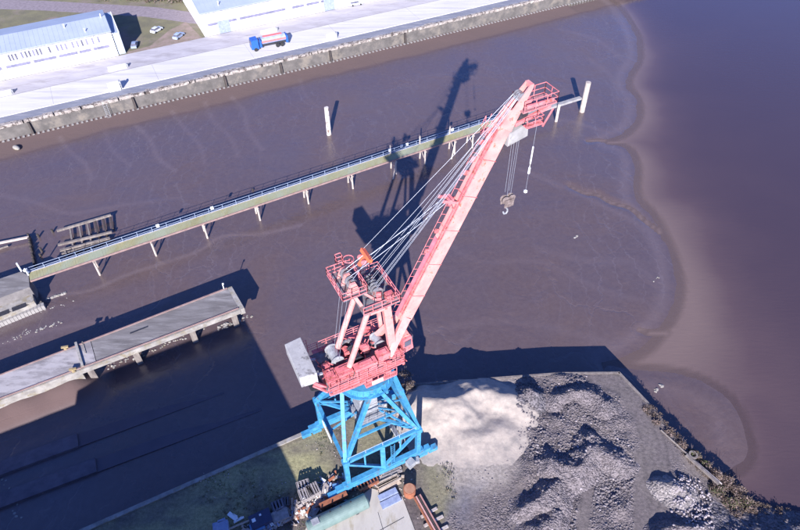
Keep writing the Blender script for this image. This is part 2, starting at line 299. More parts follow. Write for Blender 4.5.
def mud_material():
    m = bpy.data.materials.new('wet_river_mud'); m.use_nodes = True; n = m.node_tree.nodes; l = m.node_tree.links; b = n['Principled BSDF']
    tc = n.new('ShaderNodeTexCoord')
    def noise(s, d=6, r=.6, dist=0, vec=None):
        x = n.new('ShaderNodeTexNoise'); x.inputs['Scale'].default_value = s; x.inputs['Detail'].default_value = d; x.inputs['Roughness'].default_value = r; x.inputs['Distortion'].default_value = dist
        l.new(vec or tc.outputs['Object'], x.inputs['Vector']); return x
    def ramp(a, c0, c1, p0=.35, p1=.65):
        r_ = n.new('ShaderNodeValToRGB'); r_.color_ramp.elements[0].position = p0; r_.color_ramp.elements[1].position = p1
        r_.color_ramp.elements[0].color = (*c0, 1); r_.color_ramp.elements[1].color = (*c1, 1); l.new(a, r_.inputs[0]); return r_
    def mix(fac, a, c):
        x = n.new('ShaderNodeMix'); x.data_type = 'RGBA'
        if hasattr(fac, 'type'): l.new(fac, x.inputs[0])
        else: x.inputs[0].default_value = fac
        l.new(a, x.inputs[6])
        if isinstance(c, tuple): x.inputs[7].default_value = (*c, 1)
        else: l.new(c, x.inputs[7])
        return x.outputs[2]
    base = ramp(noise(.028, 7, .6, .8).outputs['Fac'], (.108, .070, .062), (.088, .066, .080), .36, .64).outputs[0]
    fine = ramp(noise(1.1, 8, .7).outputs['Fac'], (.062, .043, .043), (.110, .083, .082), .3, .7).outputs[0]
    c = mix(.4, base, fine)
    # drainage rills: thin pale threads along warped cells
    mp = n.new('ShaderNodeMapping'); mp.inputs['Rotation'].default_value = (0, 0, R(-20)); mp.inputs['Scale'].default_value = (.17, .06, 1); l.new(tc.outputs['Object'], mp.inputs[0])
    wn = noise(.10, 6, .6); va = n.new('ShaderNodeVectorMath'); va.operation = 'MULTIPLY_ADD'; l.new(wn.outputs['Color'], va.inputs[0]); va.inputs[1].default_value = (1.6, 1.6, 0); l.new(mp.outputs[0], va.inputs[2])
    vo = n.new('ShaderNodeTexVoronoi'); vo.feature = 'DISTANCE_TO_EDGE'; vo.inputs['Scale'].default_value = .8; l.new(va.outputs[0], vo.inputs['Vector'])
    r1 = n.new('ShaderNodeMapRange'); r1.inputs[1].default_value = 0; r1.inputs[2].default_value = .024; r1.inputs[3].default_value = 1; r1.inputs[4].default_value = 0; l.new(vo.outputs['Distance'], r1.inputs[0])
    gate = n.new('ShaderNodeMapRange'); gate.inputs[1].default_value = .44; gate.inputs[2].default_value = .60; l.new(noise(.045, 3).outputs['Fac'], gate.inputs[0])
    mu = n.new('ShaderNodeMath'); mu.operation = 'MULTIPLY'; l.new(r1.outputs[0], mu.inputs[0]); l.new(gate.outputs[0], mu.inputs[1])
    mu2 = n.new('ShaderNodeMath'); mu2.operation = 'MULTIPLY'; l.new(mu.outputs[0], mu2.inputs[0]); mu2.inputs[1].default_value = .2
    c = mix(mu2.outputs[0], c, (.14, .11, .12))
    wvt = n.new('ShaderNodeTexWave'); wvt.inputs['Scale'].default_value = .10; wvt.inputs['Distortion'].default_value = 22; wvt.inputs['Detail'].default_value = 6; wvt.inputs['Detail Scale'].default_value = .35; wvt.inputs['Detail Roughness'].default_value = .62; l.new(tc.outputs['Object'], wvt.inputs['Vector'])
    r5 = n.new('ShaderNodeMapRange'); r5.inputs[1].default_value = .975; r5.inputs[2].default_value = 1.0; r5.inputs[4].default_value = .32; l.new(wvt.outputs['Fac'], r5.inputs[0]); g5 = n.new('ShaderNodeMath'); g5.operation = 'MULTIPLY'; l.new(r5.outputs[0], g5.inputs[0])
    g6 = n.new('ShaderNodeMapRange'); g6.inputs[1].default_value = .45; g6.inputs[2].default_value = .6; l.new(noise(.03, 3).outputs['Fac'], g6.inputs[0]); l.new(g6.outputs[0], g5.inputs[1]); c = mix(g5.outputs[0], c, (.15, .125, .14))
    ad = n.new('ShaderNodeAttribute'); ad.attribute_name = 'dry'
    c = mix(ad.outputs['Fac'], c, (.085, .052, .048))
    ae = n.new('ShaderNodeAttribute'); ae.attribute_name = 'edge'
    em = n.new('ShaderNodeMath'); em.operation = 'MULTIPLY'; em.inputs[1].default_value = .62; l.new(ae.outputs['Fac'], em.inputs[0])
    c = mix(em.outputs[0], c, (.15, .112, .115))
    l.new(c, b.inputs['Base Color'])
    rr = n.new('ShaderNodeMapRange'); rr.inputs[1].default_value = .3; rr.inputs[2].default_value = .7; rr.inputs[3].default_value = .16; rr.inputs[4].default_value = .42; l.new(noise(.05, 6, .65).outputs['Fac'], rr.inputs[0])
    ra = n.new('ShaderNodeMath'); ra.operation = 'MAXIMUM'; l.new(rr.outputs[0], ra.inputs[0]); l.new(ad.outputs['Fac'], ra.inputs[1]); l.new(ra.outputs[0], b.inputs['Roughness'])
    b.inputs['Specular IOR Level'].default_value = .8
    bp = n.new('ShaderNodeBump'); bp.inputs['Distance'].default_value = .04; bp.inputs['Strength'].default_value = .6
    h = noise(1.6, 8, .65, .3); ad2 = n.new('ShaderNodeMath'); ad2.operation = 'SUBTRACT'; l.new(h.outputs['Fac'], ad2.inputs[0]); l.new(mu.outputs[0], ad2.inputs[1]); l.new(ad2.outputs[0], bp.inputs['Height'])
    bp2 = n.new('ShaderNodeBump'); bp2.inputs['Distance'].default_value = .25; bp2.inputs['Strength'].default_value = .6; l.new(noise(.18, 5, .55, .6).outputs['Fac'], bp2.inputs['Height']); l.new(bp2.outputs[0], bp.inputs['Normal'])
    l.new(bp.outputs[0], b.inputs['Normal'])
    return m
RILLS = [(smooth([w2(*p) for p in q]), wv, am) for q, wv, am in (
    ([(45, 297), (90, 291), (125, 276), (165, 263), (200, 251), (222, 237), (262, 234), (300, 226)], .45, .9), ([(0, 345), (40, 333), (80, 325), (120, 318), (170, 300)], .5, .6), ([(60, 138), (68, 150), (86, 166), (92, 180)], .4, .6),
    ([(136, 126), (150, 140), (158, 158), (176, 172)], .45, .7), ([(172, 112), (186, 130), (200, 146), (205, 165)], .4, .6), ([(232, 98), (244, 112), (248, 130), (262, 150)], .45, .6), ([(205, 103), (214, 122), (232, 140), (238, 158)], .4, .5), ([(105, 131), (112, 150), (130, 166)], .4, .5),
    ([(300, 80), (306, 96), (318, 108)], .4, .4), ([(545, 118), (580, 124), (606, 132), (626, 128)], .8, .45), ([(520, 170), (560, 186), (600, 205), (640, 226), (655, 250)], .7, .5), ([(540, 250), (590, 262), (630, 262), (655, 285)], .9, .3), ([(560, 30), (596, 40), (622, 60)], .9, .35), ([(590, 60), (612, 78), (618, 100)], .8, .35),
    ([(440, 240), (480, 262), (540, 262), (600, 290), (640, 300)], .6, .3), ([(430, 330), (500, 322), (560, 330), (610, 344)], .6, .3), ([(0, 195), (40, 204), (70, 214), (120, 206), (180, 198)], .5, .45), ([(640, 384), (680, 392), (712, 410), (722, 440)], 1.2, .35))]
def mudfn(X, Y):
    z, rise, sdv = height_mud(X, Y)
    edge = np.exp(-((sdv-.6)/1.1)**2)*.55
    P = np.stack([X.ravel(), Y.ravel()], 1)
    for ch, wv, am in RILLS: edge = np.maximum(edge, np.exp(-(polydist(P, ch)/wv)**2)*am)
    return z.reshape(X.shape), {'dry': np.clip(rise*3, 0, 1).reshape(X.shape), 'edge': edge.reshape(X.shape)}
mud = grid_mesh('mud', np.concatenate([np.arange(-190, -90, 1.5), np.arange(-90, 75, .6), np.arange(75, 190, 2)]), np.concatenate([np.arange(-20, 30, 2), np.arange(30, 200, .6), np.arange(200, 300, 3)]), mudfn, mud_material()); tag(mud, kind='structure')

def water_material():
    m = bpy.data.materials.new('silty_river_water'); m.use_nodes = True; n = m.node_tree.nodes; l = m.node_tree.links; b = n['Principled BSDF']
    b.inputs['Roughness'].default_value = .12; b.inputs['IOR'].default_value = 1.33; b.inputs['Specular IOR Level'].default_value = .85
    dp = n.new('ShaderNodeAttribute'); dp.attribute_name = 'opaque_depth'; l.new(dp.outputs['Fac'], b.inputs['Alpha'])     # the shallows let the mud show through
    tc = n.new('ShaderNodeTexCoord'); a = n.new('ShaderNodeAttribute'); a.attribute_name = 'silt'
    no = n.new('ShaderNodeTexNoise'); no.inputs['Scale'].default_value = .045; no.inputs['Detail'].default_value = 7; no.inputs['Distortion'].default_value = .8; l.new(tc.outputs['Object'], no.inputs['Vector'])
    s = n.new('ShaderNodeMath'); s.operation = 'MULTIPLY_ADD'; l.new(no.outputs['Fac'], s.inputs[0]); s.inputs[1].default_value = .2; s.inputs[2].default_value = -.1
    s2 = n.new('ShaderNodeMath'); s2.operation = 'ADD'; s2.use_clamp = True; l.new(s.outputs[0], s2.inputs[0]); l.new(a.outputs['Fac'], s2.inputs[1])
    r_ = n.new('ShaderNodeValToRGB'); r_.color_ramp.elements[0].color = (.052, .035, .046, 1); r_.color_ramp.elements[1].color = (.150, .106, .096, 1)
    e = r_.color_ramp.elements.new(.45); e.color = (.084, .055, .060, 1)
    l.new(s2.outputs[0], r_.inputs[0]); l.new(r_.outputs[0], b.inputs['Base Color'])
    mp = n.new('ShaderNodeMapping'); mp.inputs['Rotation'].default_value = (0, 0, R(35)); mp.inputs['Scale'].default_value = (.35, 1.5, 1); l.new(tc.outputs['Object'], mp.inputs[0])
    wv = n.new('ShaderNodeTexNoise'); wv.inputs['Scale'].default_value = 1.1; wv.inputs['Detail'].default_value = 5; wv.inputs['Distortion'].default_value = .5; l.new(mp.outputs[0], wv.inputs['Vector'])
    bp = n.new('ShaderNodeBump'); bp.inputs['Distance'].default_value = .05; bp.inputs['Strength'].default_value = .4; l.new(wv.outputs['Fac'], bp.inputs['Height']); l.new(bp.outputs[0], b.inputs['Normal'])
    return m
def waterfn(X, Y):
    z, rise, sdv = height_mud(X, Y)
    P = np.stack([X.ravel(), Y.ravel()], 1)
    Ls = np.interp(P[:, 1], [35, 60, 90, 120, 200], [21, 13, 8, 5.5, 5]); nn_ = fbm(P[:, 0], P[:, 1], 16, 5, 51)-.5
    dd_ = np.maximum(-sdv, 0)*(1+nn_*.9); s = np.exp(-(dd_/Ls)**2)*.95+np.exp(-(dd_/(Ls*2.6))**2)*.16+nn_*.05; s = np.clip(s, 0, 1)
    di = polydist(P, island); s = np.maximum(s, np.exp(-(di/7)**2)*.6*(~inside(P, island)))
    return np.full(X.shape, -.045), {'silt': s.reshape(X.shape), 'opaque_depth': np.clip((-.045-z)/.07, .55, 1).reshape(X.shape)}
wat = grid_mesh('water', np.concatenate([np.arange(10, 80, .8), np.arange(80, 400, 3)]), np.concatenate([np.arange(-20, 20, 2), np.arange(20, 210, .8), np.arange(210, 500, 4)]), waterfn, water_material()); tag(wat, kind='structure')
mb = MB(); mb.add([(-2500, -2500, -4), (2500, -2500, -4), (2500, 2500, -4), (-2500, 2500, -4)], [(0, 1, 2, 3)])
tag(mb.build('riverbed', mat('riverbed_silt', (.06, .04, .05), None, .1, .9)), kind='structure')

# ------------------------------------------------------------------ far quay (frame s along, t away from the water)
FA = R(26.2); FE = Vector((math.cos(FA), math.sin(FA), 0)); FM = Vector((-FE.y, FE.x, 0)); FW = Vector((-48.95, 138.06, 0)); ZF = 4.1
def Q(s, t, z=ZF): p = FW+FE*s+FM*t; return Vector((p.x, p.y, z))
def strip(name, s0, s1, t0, t1, z, material, n=1):
    mb = MB()
    for i in range(n):
        a, b = s0+(s1-s0)*i/n, s0+(s1-s0)*(i+1)/n
        mb.add([Q(a, t0, z), Q(b, t0, z), Q(b, t1, z), Q(a, t1, z)], [(0, 1, 2, 3)])
    return mb.build(name, material)
SL, SR = -140, 190
matapron = mat('quay_apron', (.41, .385, .41), (.32, .30, .325), .35, .9, stains=(.26, .24, .25), sscale=.25, samt=(.52, .68), stretch=(.4, 1.2, 1, -FA))
matroad = mat('pale_concrete_road', (.54, .52, .52), (.47, .45, .46), .3, .85, stains=(.40, .38, .39), sscale=.35, samt=(.50, .66), stretch=(.18, 2.2, 1, -FA))
matstrip = mat('blue_grey_asphalt_strip', (.20, .205, .24), (.15, .155, .19), .5, .9, stains=(.28, .27, .29), sscale=.5, samt=(.55, .65), stretch=(.4, 1.5, 1, -FA))
matgrass = mat('rough_winter_grass', (.17, .155, .085), (.115, .105, .07), .25, .95, bump=.05, bscale=3, stains=(.19, .15, .13), sscale=.09, samt=(.5, .62))
matgravel = mat('grey_gravel_path', (.24, .20, .22), (.17, .14, .155), 1.2, .95, bump=.03)
tag(strip('grass', SL, SR, 21.5, 130, ZF-.012, matgrass), kind='structure')
mb = MB()
def ribbon(px, wpx, z):
    pts = [at(*p, z) for p in px]; vs = []; fs = []
    for i, p in enumerate(pts):
        d = (pts[min(i+1, len(pts)-1)]-pts[max(i-1, 0)]).normalized(); nn = V(-d.y, d.x, 0); wv = wpx[i] if isinstance(wpx, list) else wpx
        vs += [p+nn*wv/2, p-nn*wv/2]
    return vs, [(2*i, 2*i+1, 2*i+3, 2*i+2) for i in range(len(pts)-1)]
mb.add(*ribbon([(-60, 2), (-10, 4), (50, 6), (100, 9), (150, 12), (200, 19), (260, 14)], 6.5, ZF-.004)); tag(mb.build('path', matgravel), kind='structure')
mb = MB()
def dirtpatch(px, z): mb.add([at(*p, z) for p in px], [tuple(range(len(px)))])
dirtpatch([(128, 52), (150, 46), (170, 30), (186, 22), (200, 36), (206, 40), (165, 49), (128, 57)], ZF-.003); tag(mb.build('dirt_ground', mat('bare_dirt', (.26, .19, .17), (.17, .14, .10), .5, .95)), kind='structure')
tag(strip('apron', SL, SR, 13.6, 21.9, ZF, matapron), kind='structure')
tag(strip('road', SL, SR, 4.5, 13.6, ZF+.002, matroad), kind='structure')
mb = MB(); mb.hexa([Q(SL, 1.2, 3.0), Q(SR, 1.2, 3.0), Q(SR, 4.5, 3.0), Q(SL, 4.5, 3.0)], [Q(SL, 1.2, ZF-.05), Q(SR, 1.2, ZF-.05), Q(SR, 4.5, ZF-.05), Q(SL, 4.5, ZF-.05)])
tag(mb.build('pavement', matstrip), kind='structure')
mb = MB()
for s in range(-56, 130, 24): mb.add([Q(s, 4.6, ZF+.006), Q(s+.06, 4.6, ZF+.006), Q(s+.06, 13.4, ZF+.006), Q(s, 13.4, ZF+.006)], [(0, 1, 2, 3)])
mb.add([Q(SL, 13.5, ZF+.006), Q(SR, 13.5, ZF+.006), Q(SR, 13.72, ZF+.006), Q(SL, 13.72, ZF+.006)], [(0, 1, 2, 3)])
mb.add([Q(SL, 17.6, ZF+.006), Q(SR, 17.6, ZF+.006), Q(SR, 17.68, ZF+.006), Q(SL, 17.68, ZF+.006)], [(0, 1, 2, 3)])
tag(mb.build('road_joints', mat('joint_filler', (.27, .25, .24), None, 1, .9)), kind='structure')
mb = MB(); mb.hexa([Q(SL, 4.28, 3), Q(SR, 4.28, 3), Q(SR, 4.5, 3), Q(SL, 4.5, 3)], [Q(SL, 4.28, ZF+.12), Q(SR, 4.28, ZF+.12), Q(SR, 4.5, ZF+.12), Q(SL, 4.5, ZF+.12)])
tag(mb.build('kerb', mat('white_kerb', (.5, .48, .5), None, 1, .8)), kind='structure')
qw = empty('quay_wall', Q(0, 0, 0), 'long grey-green quay wall with crumbling pale coping on the far bank', 'quay wall')
mb = MB(); mb.hexa([Q(SL, 0, -3), Q(SR, 0, -3), Q(SR, 1.6, -3), Q(SL, 1.6, -3)], [Q(SL, .35, 3.45), Q(SR, .35, 3.45), Q(SR, 1.6, 3.45), Q(SL, 1.6, 3.45)]); mb.build('wall', M['wallconc'], qw)
mb = MB(); s = SL
while s < SR:      # irregular coping blocks with chipped edges
    L_ = random.uniform(.8, 2.6); a = .22+random.uniform(-.05, .18); zt = ZF-.05+random.uniform(-.04, .05); t1 = 1.5+random.uniform(-.25, .2)
    mb.hexa([Q(s, a, 3.452), Q(s+L_, a+random.uniform(-.1, .15), 3.452), Q(s+L_, t1, 3.452), Q(s, t1, 3.452)], [Q(s, a+.08, zt), Q(s+L_, a+.1, zt), Q(s+L_, t1, zt), Q(s, t1, zt)]); s += L_+random.choice([0, 0, .05, .3])
mb.build('coping', M['coping'], qw)
mb = MB(); s = -75   # sheet pile heads at the foot of the wall
mbt = MB()
while s < 130:
    mb.hexa([Q(s, -.62, -1), Q(s+.55, -.62, -1), Q(s+.55, -.02, -1), Q(s, -.02, -1)], [Q(s, -.62, .72), Q(s+.55, -.62, .72), Q(s+.55, -.02, .72), Q(s, -.02, .72)])
    mbt.hexa([Q(s+.03, -.64, .72), Q(s+.52, -.64, .72), Q(s+.52, -.04, .72), Q(s+.03, -.04, .72)], [Q(s+.03, -.64, .84), Q(s+.52, -.64, .84), Q(s+.52, -.04, .84), Q(s+.03, -.04, .84)]); s += 1.05
sp = mb.build('sheet_pile_wall', M['wallconc'], qw); tag(sp, kind=None); mbt.build('pile_cap', M['kerb'], sp)
for s in (-38, -15.2, 6.9, 21.4, 35, 57):
    mb = MB(); mb.hexa([Q(s-.28, -.75, -1), Q(s+.28, -.75, -1), Q(s+.28, 0, -1), Q(s-.28, 0, -1)], [Q(s-.16, -.2, 3.6), Q(s+.16, -.2, 3.6), Q(s+.28, .34, 3.6), Q(s-.28, .34, 3.6)]); mb.build('fender_post', M['darktimber'], qw)
mb = MB()
for i in range(9): mb.tube(Q(-21.9, -.9, .2+i*.42), Q(-21.1, -.9, .2+i*.42), .03)
mb.tube(Q(-21.9, -.9, 0), Q(-21.9, -.45, 4), .04); mb.tube(Q(-21.1, -.9, 0), Q(-21.1, -.45, 4), .04); mb.build('ladder', M['grey'], qw)

# warehouses
def warehouse(s0, s1, t0, depth, eave, ridge, name, label, win, ribs=3.0):
    t = empty(name, Q((s0+s1)/2, t0, ZF), label, 'warehouse'); z0 = ZF-.02
    mb = MB(); ov = .0
    mid = t0+depth/2
    A = [Q(s0, t0, z0), Q(s1, t0, z0), Q(s1, t0+depth, z0), Q(s0, t0+depth, z0), Q(s0, t0, eave), Q(s1, t0, eave), Q(s1, t0+depth, eave), Q(s0, t0+depth, eave), Q(s0, mid, ridge-.1), Q(s1, mid, ridge-.1)]
    mb.add(A, [(0, 1, 5, 4), (2, 3, 7, 6), (1, 2, 6, 9, 5), (3, 0, 4, 8, 7)]); mb.build('wall', M['wallwhite'], t)
    th = .22; mb = MB()
    for (ta, za, tb, zb) in ((t0-.4, eave-.05, mid, ridge), (mid, ridge, t0+depth+.4, eave-.05)):
        mb.hexa([Q(s0-.15, ta, za), Q(s1+.15, ta, za), Q(s1+.15, tb, zb), Q(s0-.15, tb, zb)], [Q(s0-.15, ta, za+th), Q(s1+.15, ta, za+th), Q(s1+.15, tb, zb+th), Q(s0-.15, tb, zb+th)])
    rf = mb.build('roof', M['roofblue'], t)
    mb = MB(); s = s0
    while s < s1:
        for (ta, za, tb, zb) in ((t0-.4, eave-.05, mid, ridge),): mb.beam(Q(s, ta, za+th+.01), Q(s, tb, zb+th+.01), .05, .04)
        s += 1.1
    mb.build('roof_seam', M['roofblue'], rf)
    mb = MB(); mb.beam(Q(s0, t0-.46, eave), Q(s1, t0-.46, eave), .16, .16); mb.build('gutter', M['grey'], t)
    for sx in win.get('pipes', []):
        mb = MB(); mb.tube(Q(sx, t0-.1, ZF), Q(sx, t0-.1, eave-.1), .06); mb.build('downpipe', M['grey'], t)
    # ribbon of low windows
    for (a, b) in win['strip']:
        mb = MB(); mb.box(Q((a+b)/2, t0-.02, win['sz']), (b-a, .10, .7), FA); mb.build('window', M['stripe'], t)
    for sx in win['tall']:
        mb = MB(); mb.box(Q(sx, t0-.03, win['tz']), (.62, .12, 1.75), FA); f_ = mb.build('window', M['wallwhite'], t)
        mb = MB(); mb.box(Q(sx, t0-.075, win['tz']), (.44, .06, 1.6), FA); mb.build('pane', M['glass'] if random.random() < win['dark'](sx) else M['stripe'], f_)
    for sx in win.get('doors', []):
        mb = MB(); mb.box(Q(sx, t0-.03, ZF+1.7), (3.2, .1, 3.4), FA); mb.build('door', M['bluesheet'] if s0 > 0 else M['kerb'], t)
    for (a, b) in win.get('sky', []):
        k0, k1 = .52, .68; mb = MB()
        def RP(s_, k, dz): return Q(s_, t0-.4+(mid-t0+.4)*k, eave-.05+(ridge-eave+.05)*k+th+dz)
        mb.hexa([RP(a, k0, .03), RP(b, k0, .03), RP(b, k1, .03), RP(a, k1, .03)], [RP(a, k0, .5), RP(b, k0, .5), RP(b, k1, .35), RP(a, k1, .35)]); mb.build('skylight', M['white'], rf)
    return t
wh1 = warehouse(-100, -14.6, 22.2, 13.6, ZF+6.4, ZF+7.6, 'warehouse', 'white warehouse at far left with row of tall narrow windows under a blue-grey roof',
    {'strip': [(-78, -62), (-61, -48), (-47.2, -41), (-40, -34.5), (-33.8, -28.6), (-28, -23.6), (-23.2, -20.4), (-19.8, -16)], 'sz': ZF+2.9,
     'tall': [-38.4, -37.7, -36.9, -35.6, -34.7, -33.9, -33.0, -32.2, -31.4, -29.4, -27.6, -26.6, -25.6, -24.0, -22.9, -21.8, -20.7, -19.3, -17.9], 'tz': ZF+5.0, 'dark': lambda s: 1 if -38.5 < s < -36.5 else (.5 if s < -31 else .15), 'doors': [-46], 'pipes': [-41.5, -18.8], 'sky': [(-60, -42.5)]})
mb = MB(); mb.hexa([Q(-14.4, 22.6, ZF-.02), Q(-12.7, 22.6, ZF-.02), Q(-12.7, 34, ZF-.02), Q(-14.4, 34, ZF-.02)], [Q(-14.4, 22.6, ZF+5.6), Q(-12.7, 22.6, ZF+5.6), Q(-12.7, 34, ZF+6.4), Q(-14.4, 34, ZF+6.4)]); mb.build('side_annex', M['roofblue'], wh1)
mb = MB(); mb.beam(Q(-12.75, 22.5, ZF+5.66), Q(-12.75, 34, ZF+6.46), .2, .14); mb.beam(Q(-14.35, 22.5, ZF+5.66), Q(-14.35, 34, ZF+6.46), .2, .14); mb.build('annex_trim', M['white'], wh1)
for sx, k in ((-24.5, .75), (-20.2, .25), (-15.5, .95)):
    mb = MB(); zz = ZF+6.4+1.2*k; mb.tube(Q(sx, 22+6.8*k, zz), Q(sx, 22+6.8*k, zz+1.1), .13, 8); mb.build('vent_pipe', M['white'], wh1)
wh2 = warehouse(7.9, 150, 22.2, 30, ZF+6.2, ZF+8.6, 'warehouse', 'white warehouse behind the tank truck with one long dark window strip', {'strip': [(9.3, 17.2), (18, 31), (33, 36.5), (37.2, 41), (41.6, 52), (53, 70)], 'sz': ZF+2.9, 'tall': [], 'tz': 8, 'dark': lambda s: 0, 'doors': [13.5, 44], 'pipes': [30, 60], 'sky': [(8.8, 20)]})
mb = MB(); mb.tube(Q(13.5, 24, ZF+6.6), Q(13.5, 24, ZF+7.9), .12, 8); mb.build('vent_pipe', M['white'], wh2)

# cars
def car(loc, rz, paint, label, L_=4.2):
    t = empty('parked_car', (0, 0, 0), label, 'car', 'cars parked by the warehouses')
    def prof(pts, w0, w1, z1):
        pass
    mb = MB(); hw = .86; k = L_/4.2
    lo = [(-2.1, .28), (2.1, .28), (2.12, .62), (1.98, .80), (1.0, .92), (-1.75, .96), (-2.08, .85), (-2.12, .5)]
    vs = []
    for y, ins in ((-hw, 0), (hw, 0)):
        vs += [(x*k, y*(.93 if abs(x) > 1.9 else 1), z) for x, z in lo]
    n = len(lo); mb.add(vs, [tuple(range(n-1, -1, -1)), tuple(range(n, 2*n))]+[(i, (i+1) % n, n+(i+1) % n, n+i) for i in range(n)]); body = mb.build('body', paint, t)
    mb = MB(); mb.hexa([(-1.8*k, -.80, .94), (1.05*k, -.80, .90), (1.05*k, .80, .90), (-1.8*k, .80, .94)], [(-1.35*k, -.62, 1.42), (.30*k, -.62, 1.44), (.30*k, .62, 1.44), (-1.35*k, .62, 1.42)]); mb.build('windscreen', M['glass'], t)
    mb = MB(); mb.hexa([(-1.37*k, -.63, 1.425), (.32*k, -.63, 1.445), (.32*k, .63, 1.445), (-1.37*k, .63, 1.425)], [(-1.3*k, -.58, 1.47), (.25*k, -.58, 1.49), (.25*k, .58, 1.49), (-1.3*k, .58, 1.47)]); mb.build('roof', paint, t)
    for sx in (-1.3, 1.32):
        for sy in (-1, 1):
            mb = MB(); mb.tube((sx*k, sy*.66, .31), (sx*k, sy*.89, .31), .31, 14); mb.build('wheel', M['tyre'], t)
    t.location = loc; t.rotation_euler = (0, 0, rz); t.scale = (.86,)*3; return t
car(at(135, 46.5, ZF), R(100), M['cardark'], 'silver-blue hatchback on the grass beside the gable shadow of the left warehouse', 4.0)
car(at(157, 31.5, ZF), R(62), M['carwhite'], 'white car in the middle of the grass between the two warehouses', 4.0)
car(at(179, 37.5, ZF), R(70), M['carblue'], 'pale blue car parked nearest the corner of the right warehouse', 4.2)
car(at(356, 5, ZF), FA+R(-4), M['carwhite'], 'white car standing on the apron before the long warehouse, right of the tank truck', 4.6)
# tank truck
tk = empty('tank_truck', (0, 0, 0), 'blue tank truck with a salmon red stripe along its tank, driving on the far quay', 'truck')
mb = MB(); mb.box((0, 0, .85), (9.6, .9, .3)); mb.build('chassis', M['dark'], tk)
mb = MB(); mb.hexa([(-4.95, -1.2, .6), (-3.0, -1.2, .6), (-3.0, 1.2, .6), (-4.95, 1.2, .6)], [(-4.8, -1.15, 2.95), (-3.1, -1.15, 3.05), (-3.1, 1.15, 3.05), (-4.8, 1.15, 2.95)]); cb = mb.build('cab', M['bluepaint'], tk)
mb = MB(); mb.hexa([(-4.99, -1.0, 1.7), (-4.84, -1.0, 1.7), (-4.84, 1.0, 1.7), (-4.99, 1.0, 1.7)], [(-4.91, -1.0, 2.6), (-4.78, -1.0, 2.6), (-4.78, 1.0, 2.6), (-4.91, 1.0, 2.6)]); mb.build('windscreen', M['glass'], cb)
mb = MB(); mb.tube((-2.0, 0, 2.05), (4.3, 0, 2.05), .98, 20); mb.build('tank', M['bluesheet'], tk, smooth=False)
mb = MB(); mb.box((1.0, 0, 3.06), (5.0, .8, .08)); mb.build('catwalk', M['tankred'], tk)
mb = MB(); mb.hexa([(-2.1, -1.03, 1.85), (4.3, -1.03, 1.85), (4.3, -.93, 1.85), (-2.1, -.93, 1.85)], [(-2.1, -1.0, 2.25), (4.3, -1.0, 2.25), (4.3, -.9, 2.25), (-2.1, -.9, 2.25)]); mb.build('side_stripe', M['tankred'], tk)
mb = MB(); mb.box((4.55, 0, 1.7), (.5, 2.2, 1.9)); mb.box((-2.45, 0, 1.6), (.55, 2.0, 1.7)); mb.build('pump_box', M['bluepaint'], tk)
for sx in (-3.9, 1.9, 3.1):
    for sy in (-1, 1): mb = MB(); mb.tube((sx, sy*.85, .5), (sx, sy*1.2, .5), .5, 14); mb.build('wheel', M['tyre'], tk)
tk.location = Q(21.6, 8.6, ZF); tk.rotation_euler = (0, 0, FA+R(-3))
# white blocks on the quay
def slabthing(s, t, L_, W, h, label, name='concrete_block', cat='concrete block', group='white blocks on the far quay'):
    o = empty(name, Q(s, t, ZF), label, cat, group, FA); mb = MB(); mb.box(Q(s, t, ZF+h/2), (L_, W, h), FA); mb.build('slab', M['wallwhite'], o)
    mb = MB(); mb.box(Q(s+L_/2+.22, t, ZF+h*.62), (.34, W*.6, h*1.24), FA); mb.build('end_post', M['grey'], o); return o
slabthing(-42.6, 14.6, 4.6, 1.2, .7, 'low white block at the far left edge of the apron')
slabthing(-16, 15.0, 4.4, 1.2, .7, 'low white block before the right end of the left warehouse')
slabthing(24, 16.8, 4.2, 1.1, .7, 'low white block behind the tank truck')
slabthing(-18.2, 4.8, 2.6, 1.7, 1.6, 'tall white cabinet on the kerb above the quay ladder', 'cabinet', 'cabinet')
slabthing(37.6, 5.2, 2.4, 1.3, 1.3, 'white cabinet on the kerb right of the tank truck', 'cabinet', 'cabinet')
# boulder on the mud
mb = MB(); mb.ico((0, 0, .35), .75, 2, .6, .06); o = mb.build('mooring_float', M['pierside'], smooth=True); o.scale = (1.5, .8, 1); o.location = at(17, 149, .3); o.rotation_euler = (0, 0, R(-35)); tag(o, 'pale oblong float lying on the mud below the far quay wall at the left', 'float')

def leafcloud(mb, c, rx, ry, rz_, n, size, mi_n=1):
    for _ in range(n):
        a = random.uniform(0, 6.283); u_ = random.random()**.5; h = random.random()
        p = V(c[0]+math.cos(a)*u_*rx*(1-.5*h), c[1]+math.sin(a)*u_*ry*(1-.5*h), c[2]+h*rz_*(1-.4*u_))
        d1 = V(random.gauss(0, 1), random.gauss(0, 1), random.gauss(0, 1)).normalized()*size*random.uniform(.5, 1.3); d2 = V(random.gauss(0, 1), random.gauss(0, 1), random.gauss(0, 1)).normalized()*size*random.uniform(.3, .7)
        mb.add([p-d1, p+d2, p+d1, p-d2], [(0, 1, 2, 3)], random.randrange(mi_n))
def leafmat(name, a, b): m = mat(name, a, b, .8, .9); return m
LM = [leafmat('dry_brown_leaves', (.13, .09, .06), (.08, .055, .04)), leafmat('dull_green_leaves', (.07, .085, .03), (.045, .055, .02)), leafmat('grey_twigs', (.17, .13, .12), (.11, .085, .08)), leafmat('straw_reed', (.25, .18, .165), (.16, .115, .105))]
mb = MB()
for i in range(120):
    px = random.uniform(-20, 205); py = -6+px*.045+random.uniform(-6, 1.5); p = at(px, py, ZF); leafcloud(mb, p, 1.6, 1.6, random.uniform(1, 2.6), 60, .28, 3)
tag(mb.build('hedge', [LM[0], LM[1], LM[2]]), 'brown winter thicket along the far side of the gravel path', 'thicket', kind='stuff')

